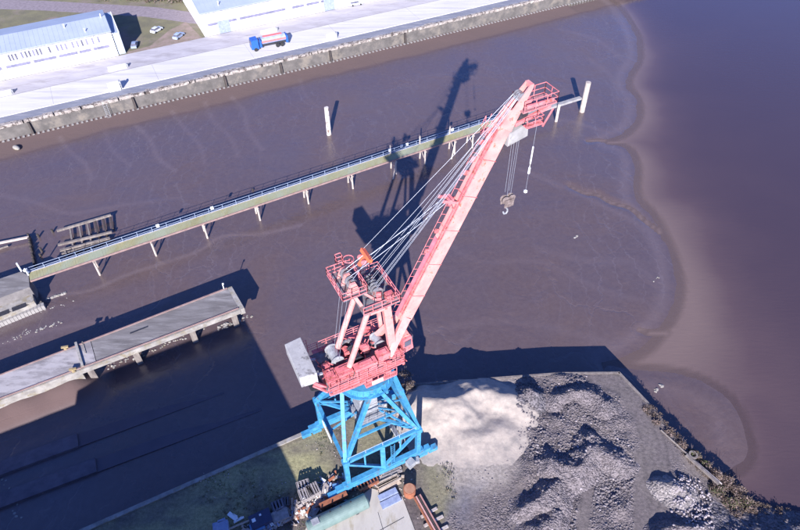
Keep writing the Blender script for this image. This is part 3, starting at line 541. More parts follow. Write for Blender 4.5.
# ------------------------------------------------------------------ jetty
ja = at(30, 280.5, 3.9); jb = at(523, 116.5, 3.9); jd = (jb-ja).normalized(); jn = V(-jd.y, jd.x, 0)
jt = empty('jetty', ja, 'long narrow footbridge jetty with mossy green planks and pale blue railing across the mud', 'jetty')
JL = (jb-ja).length; JW = 2.0
def J(s, t, z): p = ja+jd*s+jn*t; return V(p.x, p.y, z)
rjet = math.atan2(jd.y, jd.x)
M['mossy'] = mat('mossy_planks_along', (.31, .275, .135), (.23, .21, .10), .35, .95, stains=(.27, .29, .20), sscale=.06, samt=(.4, .6), stretch=(2.5, 1, 1, -rjet), bump=.01)
mb = MB(); s = 0
while s < JL:
    L_ = .24; dz = random.uniform(-.012, .012); mb.box(J(s+L_/2, JW/2, 3.86+dz), (L_-.012, JW, .08), rjet); s += L_
mb.build('deck', M['mossy'], jt)
mb = MB()
for t_ in (.25, JW-.25): mb.beam(J(0, t_, 3.62), J(JL, t_, 3.62), .2, .4)
mb.build('girder', M['timber'], jt)
mb = MB(); mb.beam(J(0, -.10, 3.78), J(JL, -.10, 3.78), .16, .34); mb.build('edge_beam', M['rustbeam'], jt)
mb = MB(); mb.beam(J(0, JW+.08, 3.78), J(JL, JW+.08, 3.78), .12, .3); mb.build('kerb_beam', M['pile'], jt)
mb = MB()
mb.rail([J(0, JW+.02, 3.93), J(JL, JW+.02, 3.93)], 1.1, 2.6, .035, rows=(.5, 1.05)); mb.beam(J(0, JW+.3, 3.9), J(JL, JW+.3, 3.9), .08, .08); mb.build('railing', M['railblue'], jt)
def onj(px, py): p = at(px, py, 3.9); return (p-ja).dot(jd)
def trestle(px, py, leg2=None, high=False, brace=None):
    s = (at(px, py, 0)-ja).dot(jd)
    mb = MB(); mb.tube(J(s, -.12, -1.0), J(s, .05, 3.55), .19, 8, .17); mb.tube(J(s+.05, JW+.35, -1), J(s, JW-.15, 3.55), .19, 8, .17); mb.beam(J(s, -.45, 3.36), J(s, JW+.4, 3.36), .22, .2)
    mb.beam(J(s+.02, 0, 1.0), J(s+.02, JW, 2.8), .08, .14)
    if brace: mb.tube(J(s+brace, -1.5, -.5), J(s, -.12, 3.2), .15, 7)
    if high: mb.beam(J(s, JW+.28, 2.5), J(s, JW+.28, 5.8), .26, .26)
    mb.build('trestle', M['pile'], jt)
for a in ((102, 281), (158, 260), (209, 241), (261.7, 223), (310, 206), (355, 191.5), (472, 148), (501, 138)): trestle(*a)
trestle(398.5, 177, high=True, brace=-1.6); trestle(426.6, 166, high=True); trestle(456.8, 156.6, high=True, brace=-1.8)
for px, py in ((214, 208), (394, 153), (405, 148), (411, 147), (456, 131.5), (160, 226)):
    s = onj(px, py+6); 
    mb = MB(); mb.box(J(s, JW-.05, 5.0), (.55, .16, .6), rjet); mb.build('sign_box', M['white'], jt)
# outer beam and end pile: a piled walkway frame
je = at(582, 98, 3.9)
mb = MB(); mb.hexa([J(JL+.05, .1, 3.4), V(je.x, je.y, 3.4), V(je.x, je.y, 3.4)+jn*.9, J(JL+.05, 1.0, 3.4)], [J(JL+.05, .1, 3.9), V(je.x, je.y, 3.9), V(je.x, je.y, 3.9)+jn*.9, J(JL+.05, 1.0, 3.9)]); mb.build('outer_beam', M['conc'], jt)
p = at(555.8, 121.8, 0); mb = MB(); mb.beam((p.x, p.y, -1), (p.x, p.y, 4.5), .55, .55); mb.build('post', M['pile'], jt)
p = at(581.7, 112, 0); mb = MB(); mb.tube((p.x, p.y, -1), (p.x, p.y, 7.7), .62, 10); tag(mb.build('mooring_pile', M['pile']), 'tall bleached mooring pile at the outer end of the jetty beam', 'mooring pile')
p = at(329.2, 135, 0); mb = MB(); mb.tube((p.x, p.y, -1), (p.x, p.y, 7.1), .55, 10, .48); o = mb.build('mooring_pile', M['pilewhite']); tag(o, 'lone white mooring pile standing in the mud between far quay and jetty', 'mooring pile')

# landing pier at left
def prism(px_top, z_top, z_bot, material, name, parent=None, inset=0):
    pts = [at(*p, z_top) for p in px_top]; n = len(pts); mb = MB()
    mb.add([V(p.x, p.y, z_bot) for p in pts]+pts, [tuple(range(n-1, -1, -1)), tuple(range(n, 2*n))]+[(i, (i+1) % n, n+(i+1) % n, n+i) for i in range(n)]); return mb.build(name, material, parent)
lp = empty('landing_pier', at(10, 285, 0), 'short concrete pier at the left edge carrying the landward end of the jetty', 'pier')
prism([(-60, 320), (29.5, 287), (28.5, 275.5), (21, 271.5), (-60, 299)], 3.85, -1, M['pier'], 'deck', lp)
prism([(-60, 340), (34, 301), (31, 288.5), (29.7, 287.5), (-60, 320.5)], 2.2, -1, M['pierside'], 'ledge', lp)
mb = MB()
for i in range(30):
    f_ = i/29; a = at(42-100*f_, 304.5+40*f_, 1.0); mb.box((a.x, a.y, .5), (.5, .8, 1.05), R(27))
mb.build('sheet_pile_cap', M['kerb'], lp)
prism([(-60, 346), (43, 303.5), (38, 297), (34.4, 297), (-60, 336)], .9, -1, M['wallconc'], 'foot', lp)
mb = MB(); a = at(21.5, 271, 3.85); mb.tube(a, a+V(0, 0, 1.9), .14, 8); a = at(28.5, 275, 3.85); mb.tube(a, a+V(0, 0, 1.5), .12, 8); mb.box(a+V(0, 0, 1.2), (.5, .5, .4)); mb.build('gate_post', M['white'], lp)

mb = MB()
for a_, b_ in (((-40, 329.5), (9, 311)), ((12, 309.8), (26, 304.5))): mb.beam(at(*a_, 2.22), at(*b_, 2.22), 1.0, .04)
mb.build('recess_shade', M['dark'], lp)  # dark flat strips laid on the ledge as painted recess shade
mb = MB()
for a_, b_ in (((-55, 325), (33, 291.8)),): mb.beam(at(*a_, 2.35), at(*b_, 2.35), .25, .3)
mb.build('ledge_kerb', M['pile'], lp)
# main concrete pier
cp = empty('concrete_pier', at(120, 345, 0), 'long flat weathered concrete pier with rusty edge strips on short supports, left of the crane', 'pier')
A_, B_ = at(-60, 398.2, 4.1), at(227.5, 288.3, 4.1); D_ = at(239, 308.5, 4.1); Cc = at(-60, 421.8, 4.1)
def mixp(p, q, t): return p.lerp(q, t)
def deckquad(ta, tb, za, zb, inset0=0, inset1=1):
    a = A_.lerp(B_, ta).lerp(Cc.lerp(D_, ta), inset0); b = A_.lerp(B_, tb).lerp(Cc.lerp(D_, tb), inset0); c_ = A_.lerp(B_, tb).lerp(Cc.lerp(D_, tb), inset1); d = A_.lerp(B_, ta).lerp(Cc.lerp(D_, ta), inset1)
    return [V(p.x, p.y, za) for p in (d, c_, b, a)], [V(p.x, p.y, zb) for p in (d, c_, b, a)]
mb = MB(); mb.hexa(*deckquad(0, .485, 3.5, 4.1)); mb.build('deck', mat('pale_pier_deck', (.24, .22, .225), (.15, .135, .14), .4, .95, bump=.02, stains=(.33, .305, .31), sscale=.35, samt=(.5, .6), stretch=(.4, 1.2, 1, R(-28))), cp)
mb = MB(); mb.hexa(*deckquad(.487, 1, 3.5, 4.06)); mb.build('deck', M['pier'], cp)
mb = MB(); mb.hexa(*deckquad(0, .999, 3.5, 4.2, -.03, 0.015)); mb.hexa(*deckquad(0, .999, 4.0, 4.22, .965, 1.0)); mb.build('edge_strip', M['rustbeam'], cp)
mb = MB(); mb.hexa(*deckquad(0, 1.005, 3.1, 4.0, 1.005, 1.05)); mb.build('side_beam', M['pierside'], cp)
mb = MB(); mb.hexa(*deckquad(0, .43, -1, 3.45, .90, 1.03)); mb.build('side_wall', M['pierside'], cp)
mb = MB(); mb.hexa(*deckquad(1.0, 1.018, 2.8, 4.05, -.03, 1.05)); mb.build('end_beam', M['pierside'], cp)
for t_ in (.30, .455, .61, .815, .975):
    for ins in (.93, .1):
        mb = MB(); p = A_.lerp(B_, t_).lerp(Cc.lerp(D_, t_), ins); mb.box((p.x, p.y, 1.2), (.9, .6, 4.4), R(28)); mb.build('support', M['timber'], cp)
for px, py in ((66, 349), (74, 371)):
    a = at(px, py, 4.1); mb = MB(); mb.tube(a, a+V(0, 0, .55), .3, 10, .22); mb.beam(a+V(-.5, -.1, .5), a+V(.5, .1, .5), .3, .25); mb.build('bollard', M['yellow'], cp)
mb = MB(); a, b = at(76, 343, 4.1), at(83, 367, 4.1); mb.beam(a+V(0, 0, .12), b+V(0, 0, .12), .35, .3); mb.beam(a+V(.9, .2, .05), a.lerp(b, .5)+V(.9, .2, .05), .15, .1); mb.build('joint_bar', M['pierside'], cp)
mb = MB(); mb.hexa(*[[p for p in q] for q in ([at(130, 334, 4.063), at(148, 327, 4.063), at(148, 325.6, 4.063), at(130, 332.5, 4.063)], [at(130, 334, 4.09), at(148, 327, 4.09), at(148, 325.6, 4.09), at(130, 332.5, 4.09)])]); mb.build('drain_slot', M['dark'], cp)
a = at(224, 289, 4.1); mb = MB(); mb.tube(a, a+V(0, 0, 1.3), .08, 8); mb.box(a+V(.1, 0, 1.25), (.25, .2, .2)); mb.build('post', M['white'], cp)

# slipway sills in the shade
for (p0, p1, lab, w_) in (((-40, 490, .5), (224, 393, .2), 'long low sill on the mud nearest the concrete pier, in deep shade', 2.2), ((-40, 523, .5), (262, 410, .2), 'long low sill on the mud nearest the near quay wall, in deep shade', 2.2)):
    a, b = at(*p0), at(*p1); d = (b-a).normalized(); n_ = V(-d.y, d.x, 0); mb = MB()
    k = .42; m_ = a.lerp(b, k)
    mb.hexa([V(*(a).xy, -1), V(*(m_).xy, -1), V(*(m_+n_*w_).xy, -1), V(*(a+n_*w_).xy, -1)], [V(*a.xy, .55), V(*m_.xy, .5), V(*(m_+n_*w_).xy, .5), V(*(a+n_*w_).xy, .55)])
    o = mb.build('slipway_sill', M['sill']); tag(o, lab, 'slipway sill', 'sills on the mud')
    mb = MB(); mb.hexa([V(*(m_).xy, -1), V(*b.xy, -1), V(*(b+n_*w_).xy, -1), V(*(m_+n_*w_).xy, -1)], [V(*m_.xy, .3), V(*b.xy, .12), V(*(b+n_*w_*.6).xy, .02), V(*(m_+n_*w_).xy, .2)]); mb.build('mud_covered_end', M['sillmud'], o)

# ruined timbers at left
tf = empty('timber_grid', at(85, 240, 0), 'collapsed grid of old timber beams lying on the mud beside the jetty', 'timber ruin')
def bm_px(a, b, z0, z1, w_, material=None, mbx=None):
    mb = mbx or MB(); mb.beam(at(*a, z0), at(*b, z1), w_, w_)
    return mb
for a, b, z in (((57, 231), (111, 215), 1.1), ((58, 245), (112, 232), 1.0), ((60, 250.5), (110, 238), .9), ((62, 254), (103, 243), .5)):
    bm_px(a, b, z, z, .38).build('long_beam', M['timber'], tf)
for a, b in (((70, 229), (75, 257)), ((79, 226), (84, 252)), ((87, 223.5), (93, 250)), ((95, 221), (101, 246)), ((103, 219), (107, 237)), ((110, 216), (113, 229)), ((64, 248), (68, 260))):
    bm_px(a, b, .8, .5, .3).build('cross_beam', M['darktimber'] if a[0] > 90 else M['timber'], tf)
tb = empty('timber_basin', at(15, 240, 0), 'low timber pile fence around a mud basin at the left edge', 'pile fence')
bm_px((-20, 247), (29, 237), .9, .9, .35).build('top_rail', M['pile'], tb); bm_px((-20, 255), (8, 246), .5, .5, .25).build('inner_rail', M['timber'], tb)
for i in range(16):
    f_ = i/15; a = at(30+7*f_, 238+34*f_, 0); mb = MB(); mb.tube(a-V(0, 0, 1), a+V(random.uniform(-.06, .06), 0, random.uniform(.9, 1.3)), .2, 7); mb.build('pile', M['darktimber'], tb)
for (px, py, h) in ((53, 233, .9), (39, 238, 1.0), (42, 252, 1.1), (41, 257, .8), (253, 191, .5)):
    a = at(px, py, 0); mb = MB(); mb.tube(a-V(0, 0, 1), a+V(0, .05, h), .22, 7); tag(mb.build('timber_stump', M['darktimber']), {53: 'dark timber stump at the left end of the collapsed timber grid', 39: 'dark timber stump farthest up beside the pile fence', 42: 'taller dark stump standing between pile fence and jetty', 41: 'short dark stump right beside the jetty railing', 253: 'small stump poking from the mud behind the jetty'}[px], 'stump')
# debris on the mud
mb = MB()
def stones(px0, px1, n, r0, r1, spread):
    for i in range(n):
        f_ = random.random(); a = at(px0[0]+(px1[0]-px0[0])*f_+random.uniform(-1, 1)*spread, px0[1]+(px1[1]-px0[1])*f_+random.uniform(-1, 1)*spread*.6, .08); mb.ico(a, random.uniform(r0, r1), 1, .6, .25)
stones((44, 300), (66, 293), 26, .15, .4, .6); stones((35, 331), (62, 322), 22, .1, .25, 2.5); stones((2, 346), (30, 330), 30, .08, .2, 4); stones((10, 320), (70, 300), 20, .08, .2, 5); stones((214, 330), (250, 316), 34, .12, .34, 2.5)
stones((95, 372), (212, 328), 60, .1, .26, 4); stones((654, 392), (664, 384), 12, .12, .3, 2); stones((0, 470), (20, 520), 20, .1, .25, 6); stones((575, 238), (580, 235), 4, .15, .3, 2); stones((650, 283), (660, 275), 4, .1, .2, 3); stones((30, 400), (60, 380), 25, .1, .2, 3)
tag(mb.build('stones', M['pierside']), 'loose pale stones and rubble scattered over the mud', 'stones', kind='stuff')

# ------------------------------------------------------------------ near quay
ZQ = 3.7
edge = [(-100, -1), at(0, 565.6, ZQ), at(415, 383.5, ZQ), at(560, 372.5, ZQ), at(619.5, 372, ZQ), at(650, 404, ZQ), at(690, 450, 3.4), at(710, 470, 2.2), at(733, 489, 1.2), at(752, 505, .5), at(790, 511, .3), at(860, 518, .3)]
EZ = [ZQ, ZQ, ZQ, ZQ, ZQ, ZQ, 3.4, 2.2, 1.2, .5, .3, .3]
def edge_cap(P):
    """ground height cap: the yard falls to the water along the right bank"""
    cap = np.full(len(P), 99.0)
    for i in range(5, len(edge)-1):
        a = np.array([edge[i].x, edge[i].y]); b = np.array([edge[i+1].x, edge[i+1].y]); ab = b-a; t = np.clip(((P-a)@ab)/(ab@ab), 0, 1)
        d = np.linalg.norm(P-(a+t[:, None]*ab), axis=1); cap = np.minimum(cap, EZ[i]+(EZ[i+1]-EZ[i])*t+np.maximum(d-.2, 0)*(.62 if i < 8 else .34))
    return cap
e0, e1 = edge[1], edge[2]; dd = (e1-e0).normalized(); edge[0] = e0-dd*90
edge = [V(p.x, p.y, ZQ) for p in edge]
shade = mat('yard_ground', (.135, .115, .12), (.085, .072, .078), .35, .95, bump=.06, bscale=2.2, stains=(.21, .18, .17), sscale=.22, samt=(.5, .66))
def track(px): return smooth([w2(*p, ZQ) for p in px])
TRACKS = [(track([(574, 470), (570, 490), (565, 520), (560, 545)]), .75), (track([(592, 462), (589, 485), (584, 515), (580, 545)]), .75), (track([(600, 378), (625, 388), (640, 408), (652, 435), (657, 470), (655, 500), (654, 545)]), 1.9), (track([(640, 455), (642, 490), (640, 545)]), .9), (track([(520, 490), (516, 545)]), .6)]
def yard_material():
    m = mat('yard_ground_mixed', (.125, .10, .095), (.065, .052, .053), .8, .95, bump=.05, bscale=2.5, stains=(.13, .11, .09), sscale=.18, samt=(.45, .6))
    n = m.node_tree.nodes; l = m.node_tree.links
    attr_mix(m, 'moss', (.26, .24, .125), .9); attr_mix(m, 'gravel', (.135, .112, .112), .75); attr_mix(m, 'dust', (.29, .25, .22), 1.0); attr_mix(m, 'puddle', (.10, .10, .13)); granular(m, .24, (.045, .037, .040), (.22, .185, .185), .65, .13, 'stony'); attr_mix(m, 'rut', (.05, .042, .044), .55)
    b = n['Principled BSDF']; src = b.inputs['Base Color'].links[0].from_socket; tc = n.new('ShaderNodeTexCoord')
    for sc_, lo_, hi_ in ((2.2, .62, 1.3), (9, .7, 1.28)):     # weeds, pebbles, trodden patches
        no = n.new('ShaderNodeTexNoise'); no.inputs['Scale'].default_value = sc_; no.inputs['Detail'].default_value = 6; no.inputs['Roughness'].default_value = .7; l.new(tc.outputs['Object'], no.inputs['Vector'])
        mr = n.new('ShaderNodeMapRange'); mr.inputs[1].default_value = .3; mr.inputs[2].default_value = .7; mr.inputs[3].default_value = lo_; mr.inputs[4].default_value = hi_; l.new(no.outputs['Fac'], mr.inputs[0])
        vm = n.new('ShaderNodeVectorMath'); vm.operation = 'SCALE'; l.new(src, vm.inputs[0]); l.new(mr.outputs[0], vm.inputs['Scale']); src = vm.outputs[0]
    l.new(src, b.inputs['Base Color']); return m
def G2(poly): return np.array([[p.x, p.y] for p in poly])
def softpoly(P, px, soft, seed):
    poly = G2([at(*p, ZQ) for p in px]); poly = np.vstack([poly, poly[:1]]); d = polydist(P, poly); i = inside(P, poly[:-1]); s = np.where(i, d, -d)
    return np.clip(.5+s/soft+(fbm(P[:, 0], P[:, 1], 3.5, 5, seed)-.48)*2.2, 0, 1)
edgepoly = G2(edge+[V(120, 31, 0), V(120, -120, 0), V(-160, -120, 0)])
el2_ = G2(edge)
def yard_relief(P):
    m_ = softpoly(P, [(522, 392), (560, 378), (612, 378), (640, 410), (640, 560), (528, 560)], 2.5, 61)
    m2_ = softpoly(P, [(668, 480), (712, 480), (725, 560), (662, 560)], 1.6, 62)
    m_ = np.maximum(m_, m2_)
    for tr, wv in TRACKS: m_ = m_*np.clip((polydist(P, tr)-wv*.6)/(wv*.8), .05, 1)
    r_ = m_*np.clip((fbm(P[:, 0], P[:, 1], 5.5, 3, 63)-.36)*2.2, 0, 1.0)+m_*(fbm(P[:, 0], P[:, 1], 1.8, 4, 64)-.45)*.55
    return r_, m_
def groundfn(X, Y):
    P = np.stack([X.ravel(), Y.ravel()], 1)
    moss = softpoly(P, [(60, 560), (264, 440), (318, 428), (335, 440), (345, 478), (300, 500), (200, 560)], 3, 11)*np.clip(fbm(P[:, 0], P[:, 1], 5, 5, 72)*2.6-.35, .15, 1)*np.clip(fbm(P[:, 0], P[:, 1], 1.3, 3, 73)*2.2-.1, .35, 1)
    moss = np.maximum(moss, softpoly(P, [(425, 455), (450, 458), (455, 500), (440, 520), (425, 480)], 2, 12)*.5)
    moss = np.maximum(moss, softpoly(P, [(350, 400), (412, 388), (415, 440), (360, 470), (350, 430)], 2, 17)*.55)
    grav = softpoly(P, [(470, 375), (625, 368), (770, 530), (760, 570), (430, 570), (480, 470), (520, 450)], 2, 13)
    dustc = softpoly(P, [(412, 383), (520, 380), (526, 400), (521, 455), (515, 478), (485, 482), (458, 476), (440, 458), (412, 430)], 2.5, 84)
    dust = softpoly(P, [(412, 383), (520, 380), (535, 400), (522, 450), (505, 480), (455, 515), (450, 480), (440, 455), (412, 430)], 1.6, 14)*np.clip(fbm(P[:, 0], P[:, 1], 2.2, 5, 81)*2.2-.25, .2, .9)
    dust = np.maximum(dust, dustc)
    pud = softpoly(P, [(455, 490), (480, 488), (475, 530), (448, 530)], 2, 15)*.6
    z = ZQ-.03+(fbm(P[:, 0], P[:, 1], 6, 4, 21)-.5)*.12*np.clip((P[:, 0]-0)/5, 0, 1)
    sh = lambda a: a.reshape(X.shape)
    rut = np.zeros(len(P)); rn_ = np.clip(fbm(P[:, 0], P[:, 1], 1.6, 3, 71)*2.6-.7, 0, 1)
    for tr, wv in TRACKS:
        d_ = polydist(P, tr)
        for dd_ in ((.45, 1.5) if wv > 1 else (wv*.75,)): rut = np.maximum(rut, np.exp(-((d_-dd_)/.22)**2)*rn_)
    stony = np.clip(grav*1.2-dust*1.5, 0, 1)*np.clip((fbm(P[:, 0], P[:, 1], 4, 4, 33)-.33)*4, .15, 1)
    for tr, wv in TRACKS: stony = stony*np.clip((polydist(P, tr)-wv*.7)/(wv*.5), .12, 1)
    yr, ym = yard_relief(P); z = z+yr+(fbm(P[:, 0], P[:, 1], 1.1, 3, 34)-.5)*.2*stony; z = np.minimum(z, np.minimum(ZQ+.1+polydist(P, el2_)*.6, edge_cap(P)))
    grav = np.maximum(grav, ym); stony = np.maximum(stony, ym*(1-dust*.8))
    return sh(z), {'moss': sh(moss), 'gravel': sh(grav), 'dust': sh(dust), 'puddle': sh(pud), 'stony': sh(stony), 'rut': sh(rut)}
ground = grid_mesh('ground', np.concatenate([np.arange(-120, -2, 1.2), np.arange(-2, 58, .3), np.arange(58, 119, 1.5)]), np.concatenate([np.arange(-100, 24, 1.5), np.arange(24, 54, .3)]), groundfn, yard_material(), keep=lambda X, Y, Z: inside(np.stack([X.ravel(), Y.ravel()], 1), edgepoly)); tag(ground, kind='structure')
# trim the ragged grid edge: move verts outside the edge polygon back onto it
me = ground.data; co = np.zeros(len(me.vertices)*3); me.vertices.foreach_get('co', co); co = co.reshape(-1, 3)
ins = inside(co[:, :2], edgepoly); el2 = G2(edge)
for i in np.where(~ins)[0]:
    p = co[i, :2]; best = None
    for a, b in zip(el2[:-1], el2[1:]):
        ab = b-a; t = np.clip(((p-a)@ab)/(ab@ab), 0, 1); q = a+t*ab; d = np.linalg.norm(p-q)
        if best is None or d < best[0]: best = (d, q)
    if best[0] < 3: co[i, :2] = best[1]
me.vertices.foreach_set('co', co.ravel()); me.update()
nq = empty('quay_wall', edge[1], 'straight near quay wall with pale narrow coping, in shade below the crane', 'quay wall')
def wallrun(pts, th, z0, z1, material, name, parent, off=0):
    mb = MB()
    for a, b in zip(pts[:-1], pts[1:]):
        d = (b-a).normalized(); n_ = V(d.y, -d.x, 0)   # landward
        mb.hexa([V(*(a-n_*off).xy, z0), V(*(a+n_*th).xy, z0), V(*(b+n_*th).xy, z0), V(*(b-n_*off).xy, z0)], [V(*(a-n_*off).xy, z1), V(*(a+n_*th).xy, z1), V(*(b+n_*th).xy, z1), V(*(b-n_*off).xy, z1)])
    return mb.build(name, material, parent)
wallrun(edge[0:3], .6, -3, ZQ-.08, M['wallconc'], 'wall', nq); wallrun(edge[0:3], .45, ZQ-.079, ZQ+.16, M['pierside'], 'coping', nq, .08)
nq2 = empty('quay_wall', edge[3], 'near quay wall along the gravel yard with broken flush edge', 'quay wall')
wallrun(edge[2:6], .5, -3, ZQ-.06, M['wallconc'], 'wall', nq2); wallrun([edge[5], edge[6]], .5, -3, 3.2, M['wallconc'], 'wall', nq2); wallrun(edge[2:6], .3, ZQ-.059, ZQ+.05, M['timber'], 'coping', nq2, .04)
# sloped bank on the far right
mb = MB(); bank = edge[6:]; n_ = len(bank)
out_ = []
for i, p in enumerate(bank):
    d = (bank[min(i+1, n_-1)]-bank[max(i-1, 0)]).normalized(); nn = V(-d.y, d.x, 0)
    k_ = EZ[6+i]*.75+.6; out_.append(V(p.x+nn.x*k_, p.y+nn.y*k_, -.8))
mb.add([V(p.x, p.y, EZ[6+i]-.02) for i, p in enumerate(bank)]+out_, [(i, i+1, n_+i+1, n_+i) for i in range(n_-1)]); tag(mb.build('bank', mat('rubble_bank', (.12, .10, .10), (.07, .06, .065), 1.2, .95, bump=.1)), kind='structure')

# off-frame building that throws the big shadow
sb = empty('storage_hall', V(-42, -2, ZQ), 'tall pale flat-roofed storage hall on the near quay that shades the dock', 'storage hall')
ea = R(207); ev = V(math.cos(ea), math.sin(ea), 0); bv = V(math.cos(R(-60.5)), math.sin(R(-60.5)), 0); A0 = V(-29.1, 17.5, 0)
def hall(p, L_, D, z1, name, material):
    q = [p, p+ev*L_, p+ev*L_+bv*D, p+bv*D]; mb = MB(); mb.hexa([V(a.x, a.y, ZQ-.2) for a in q], [V(a.x, a.y, z1) for a in q]); return mb.build(name, material, sb)
hall(A0, 24.5, 27, 24, 'wall', M['wallwhite']); hall(A0+ev*24.55, 50, 27, 22.3, 'wing_wall', M['wallwhite'])
q = [A0, A0+ev*24.5, A0+ev*24.5+bv*27, A0+bv*27]; mb = MB(); mb.hexa([V(a.x, a.y, 24.002) for a in q], [V(a.x, a.y, 24.15) for a in q]); mb.build('roof', M['roofblue'], sb)

# heaps
def heap_mat(name, a, b, c, bump=.08, bs=4): return mat(name, a, b, 1.6, .95, bump=bump, bscale=bs, stains=c, sscale=.5, samt=(.48, .62))
HEAPS = []; KEEP = {}

def ridge_height(P, ridges, seed, rough, warp=1.0):
    z = np.zeros(len(P)); acc = np.full(len(P), math.exp(0)); K = 5.0
    wx = (fbm(P[:, 0], P[:, 1], 3, 4, seed)-.5)*1.6; wy = (fbm(P[:, 0], P[:, 1], 3, 4, seed+7)-.5)*1.6; PW = P+np.stack([wx, wy], 1)*rough*(3.2 if seed == 31 else 1)
    for px, h, slope in ridges:
        poly = np.array([w2(*p, ZQ+h*.8) for p in px]) if len(px) > 1 else np.array([w2(*px[0], ZQ+h*.8)]*2)+np.array([[0, 0], [.01, 0]])
        d = polydist(PW, poly); acc = acc+np.exp(np.clip((h-np.sqrt(d*d+.12)*slope)*K, -30, 30))
    z = np.log(acc)/K-.01; z = np.where(z < .9, z*z/(z+.12)*1.13, z)
    z = z+((fbm(P[:, 0], P[:, 1], 1.5, 4, seed+3)-.5)*.75+(fbm(P[:, 0], P[:, 1], .55, 2, seed+4)-.5)*.25)*rough*np.clip(z, 0, 1)*(.35 if seed == 31 else 1)
    return z
def heap(name, ridges, material, label, cat, seed, group=None, rough=1.0, res=.22, clip=True):
    allp = [at(*p, ZQ) for r_ in ridges for p in r_[0]]; pad = max(r_[1]/r_[2] for r_ in ridges)+2.5
    x0, x1 = min(p.x for p in allp)-pad, max(p.x for p in allp)+pad; y0, y1 = min(p.y for p in allp)-pad-3, max(p.y for p in allp)+pad
    def fn(X, Y):
        P = np.stack([X.ravel(), Y.ravel()], 1); z = ridge_height(P, ridges, seed, rough)
        z = np.where(z < .02, -.2, z)
        de = polydist(P, el2); ins_ = inside(P, edgepoly); z = np.minimum(z, np.where(ins_, de*1.1+.15, -1))
        g_ = np.minimum(ZQ, edge_cap(P))
        z = np.maximum(z, -.3); KEEP['m'] = (z > .02).reshape(X.shape)
        return (g_-.08+np.maximum(z, -.04)).reshape(X.shape), {}
    o = grid_mesh(name, np.arange(x0, x1, res), np.arange(y0, y1, res), fn, material, keep=lambda X, Y, Z: KEEP['m'])
    HEAPS.append((ridges, seed, rough)); tag(o, label, cat, group); return o
sandmat = heap_mat('pale_quarry_sand', (.35, .30, .26), (.29, .245, .215), (.24, .21, .19), .04, 2.2)
gravmat = heap_mat('grey_violet_gravel', (.15, .125, .125), (.075, .062, .065), (.18, .155, .155), .16, 5)
darkgrav = heap_mat('dark_slag', (.09, .08, .09), (.045, .04, .048), (.12, .105, .115), .18, 6)
granular(gravmat, .23, (.045, .037, .042), (.24, .205, .215), .65, .16); granular(darkgrav, .34, (.03, .027, .032), (.24, .215, .23), .7, .2)
heap('sand_pile', [([(424, 402), (440, 407), (456, 403)], 2.5, .62), ([(458, 402), (470, 396), (477, 389)], 2.3, .62), ([(476, 388), (492, 392), (510, 398), (520, 402)], 1.9, .66), ([(436, 424), (470, 434), (500, 428)], .95, .2)], sandmat, 'large pale sand pile beside the crane leg at the quay edge', 'sand pile', 31, rough=.5)
heap('gravel_heap', [([(560, 397), (572, 390), (584, 391), (596, 396), (606, 405)], 1.7, .66)], gravmat, 'crescent gravel heap nearest the quay edge in the yard', 'gravel heap', 41, 'gravel heaps in the yard', rough=1.4)
heap('gravel_heap', [([(554, 462), (566, 465), (580, 463), (592, 452)], 2.2, .70)], gravmat, 'biggest gravel heap in the middle of the yard', 'gravel heap', 42, 'gravel heaps in the yard', rough=1.4)
heap('gravel_heap', [([(588, 440), (600, 446), (610, 452), (622, 458)], 1.9, .72)], gravmat, 'narrow gravel ridge right of the biggest gravel heap', 'gravel heap', 43, 'gravel heaps in the yard', rough=1.3)
heap('gravel_heap', [([(530, 505), (546, 499), (558, 484)], 1.7, .72)], gravmat, 'small gravel heap in front of the biggest one, near the tyre tracks', 'gravel heap', 44, 'gravel heaps in the yard', rough=1.4)
heap('gravel_heap', [([(536, 530), (548, 520), (553, 512)], 1.5, .7)], gravmat, 'low gravel heap cut by the lower edge of the picture', 'gravel heap', 45, 'gravel heaps in the yard', rough=1.4)
heap('slag_heap', [([(520, 399), (528, 394), (535, 397)], 2.1, .85)], darkgrav, 'small dark slag heap touching the right side of the sand pile', 'slag heap', 46, rough=1.4)
heap('rubble_heap', [([(668, 487), (680, 485), (690, 490)], 1.5, .8), ([(684, 503)], 1.1, .6)], granular(heap_mat('pale_rubble', (.26, .225, .22), (.15, .13, .13), (.30, .265, .26), .2, 6), .3, (.05, .045, .045), (.34, .30, .29), .6, .16), 'bright rubble heap between track and bushes', 'rubble heap', 47, rough=1.4)
heap('rubble_heap', [([(664, 531), (685, 528), (706, 529)], 1.6, .8)], gravmat, 'rubble heap at the lower edge, left of the bushes', 'rubble heap', 48, rough=1.4)
heap('slag_heap', [([(748, 552), (775, 545), (810, 543), (840, 545)], 1.1, .16)], darkgrav, 'dark slag heap in the lower right corner at the water', 'slag heap', 49, rough=1.4)
def total_h(P):
    z = np.zeros(len(P))
    for r_, s_, ro in HEAPS: z = np.maximum(z, ridge_height(P, r_, s_, ro)-.08)
    z = np.maximum(z, yard_relief(P)[0])
    de = polydist(P, el2); return np.minimum(z, np.where(inside(P, edgepoly), de*.6+.1, -1))

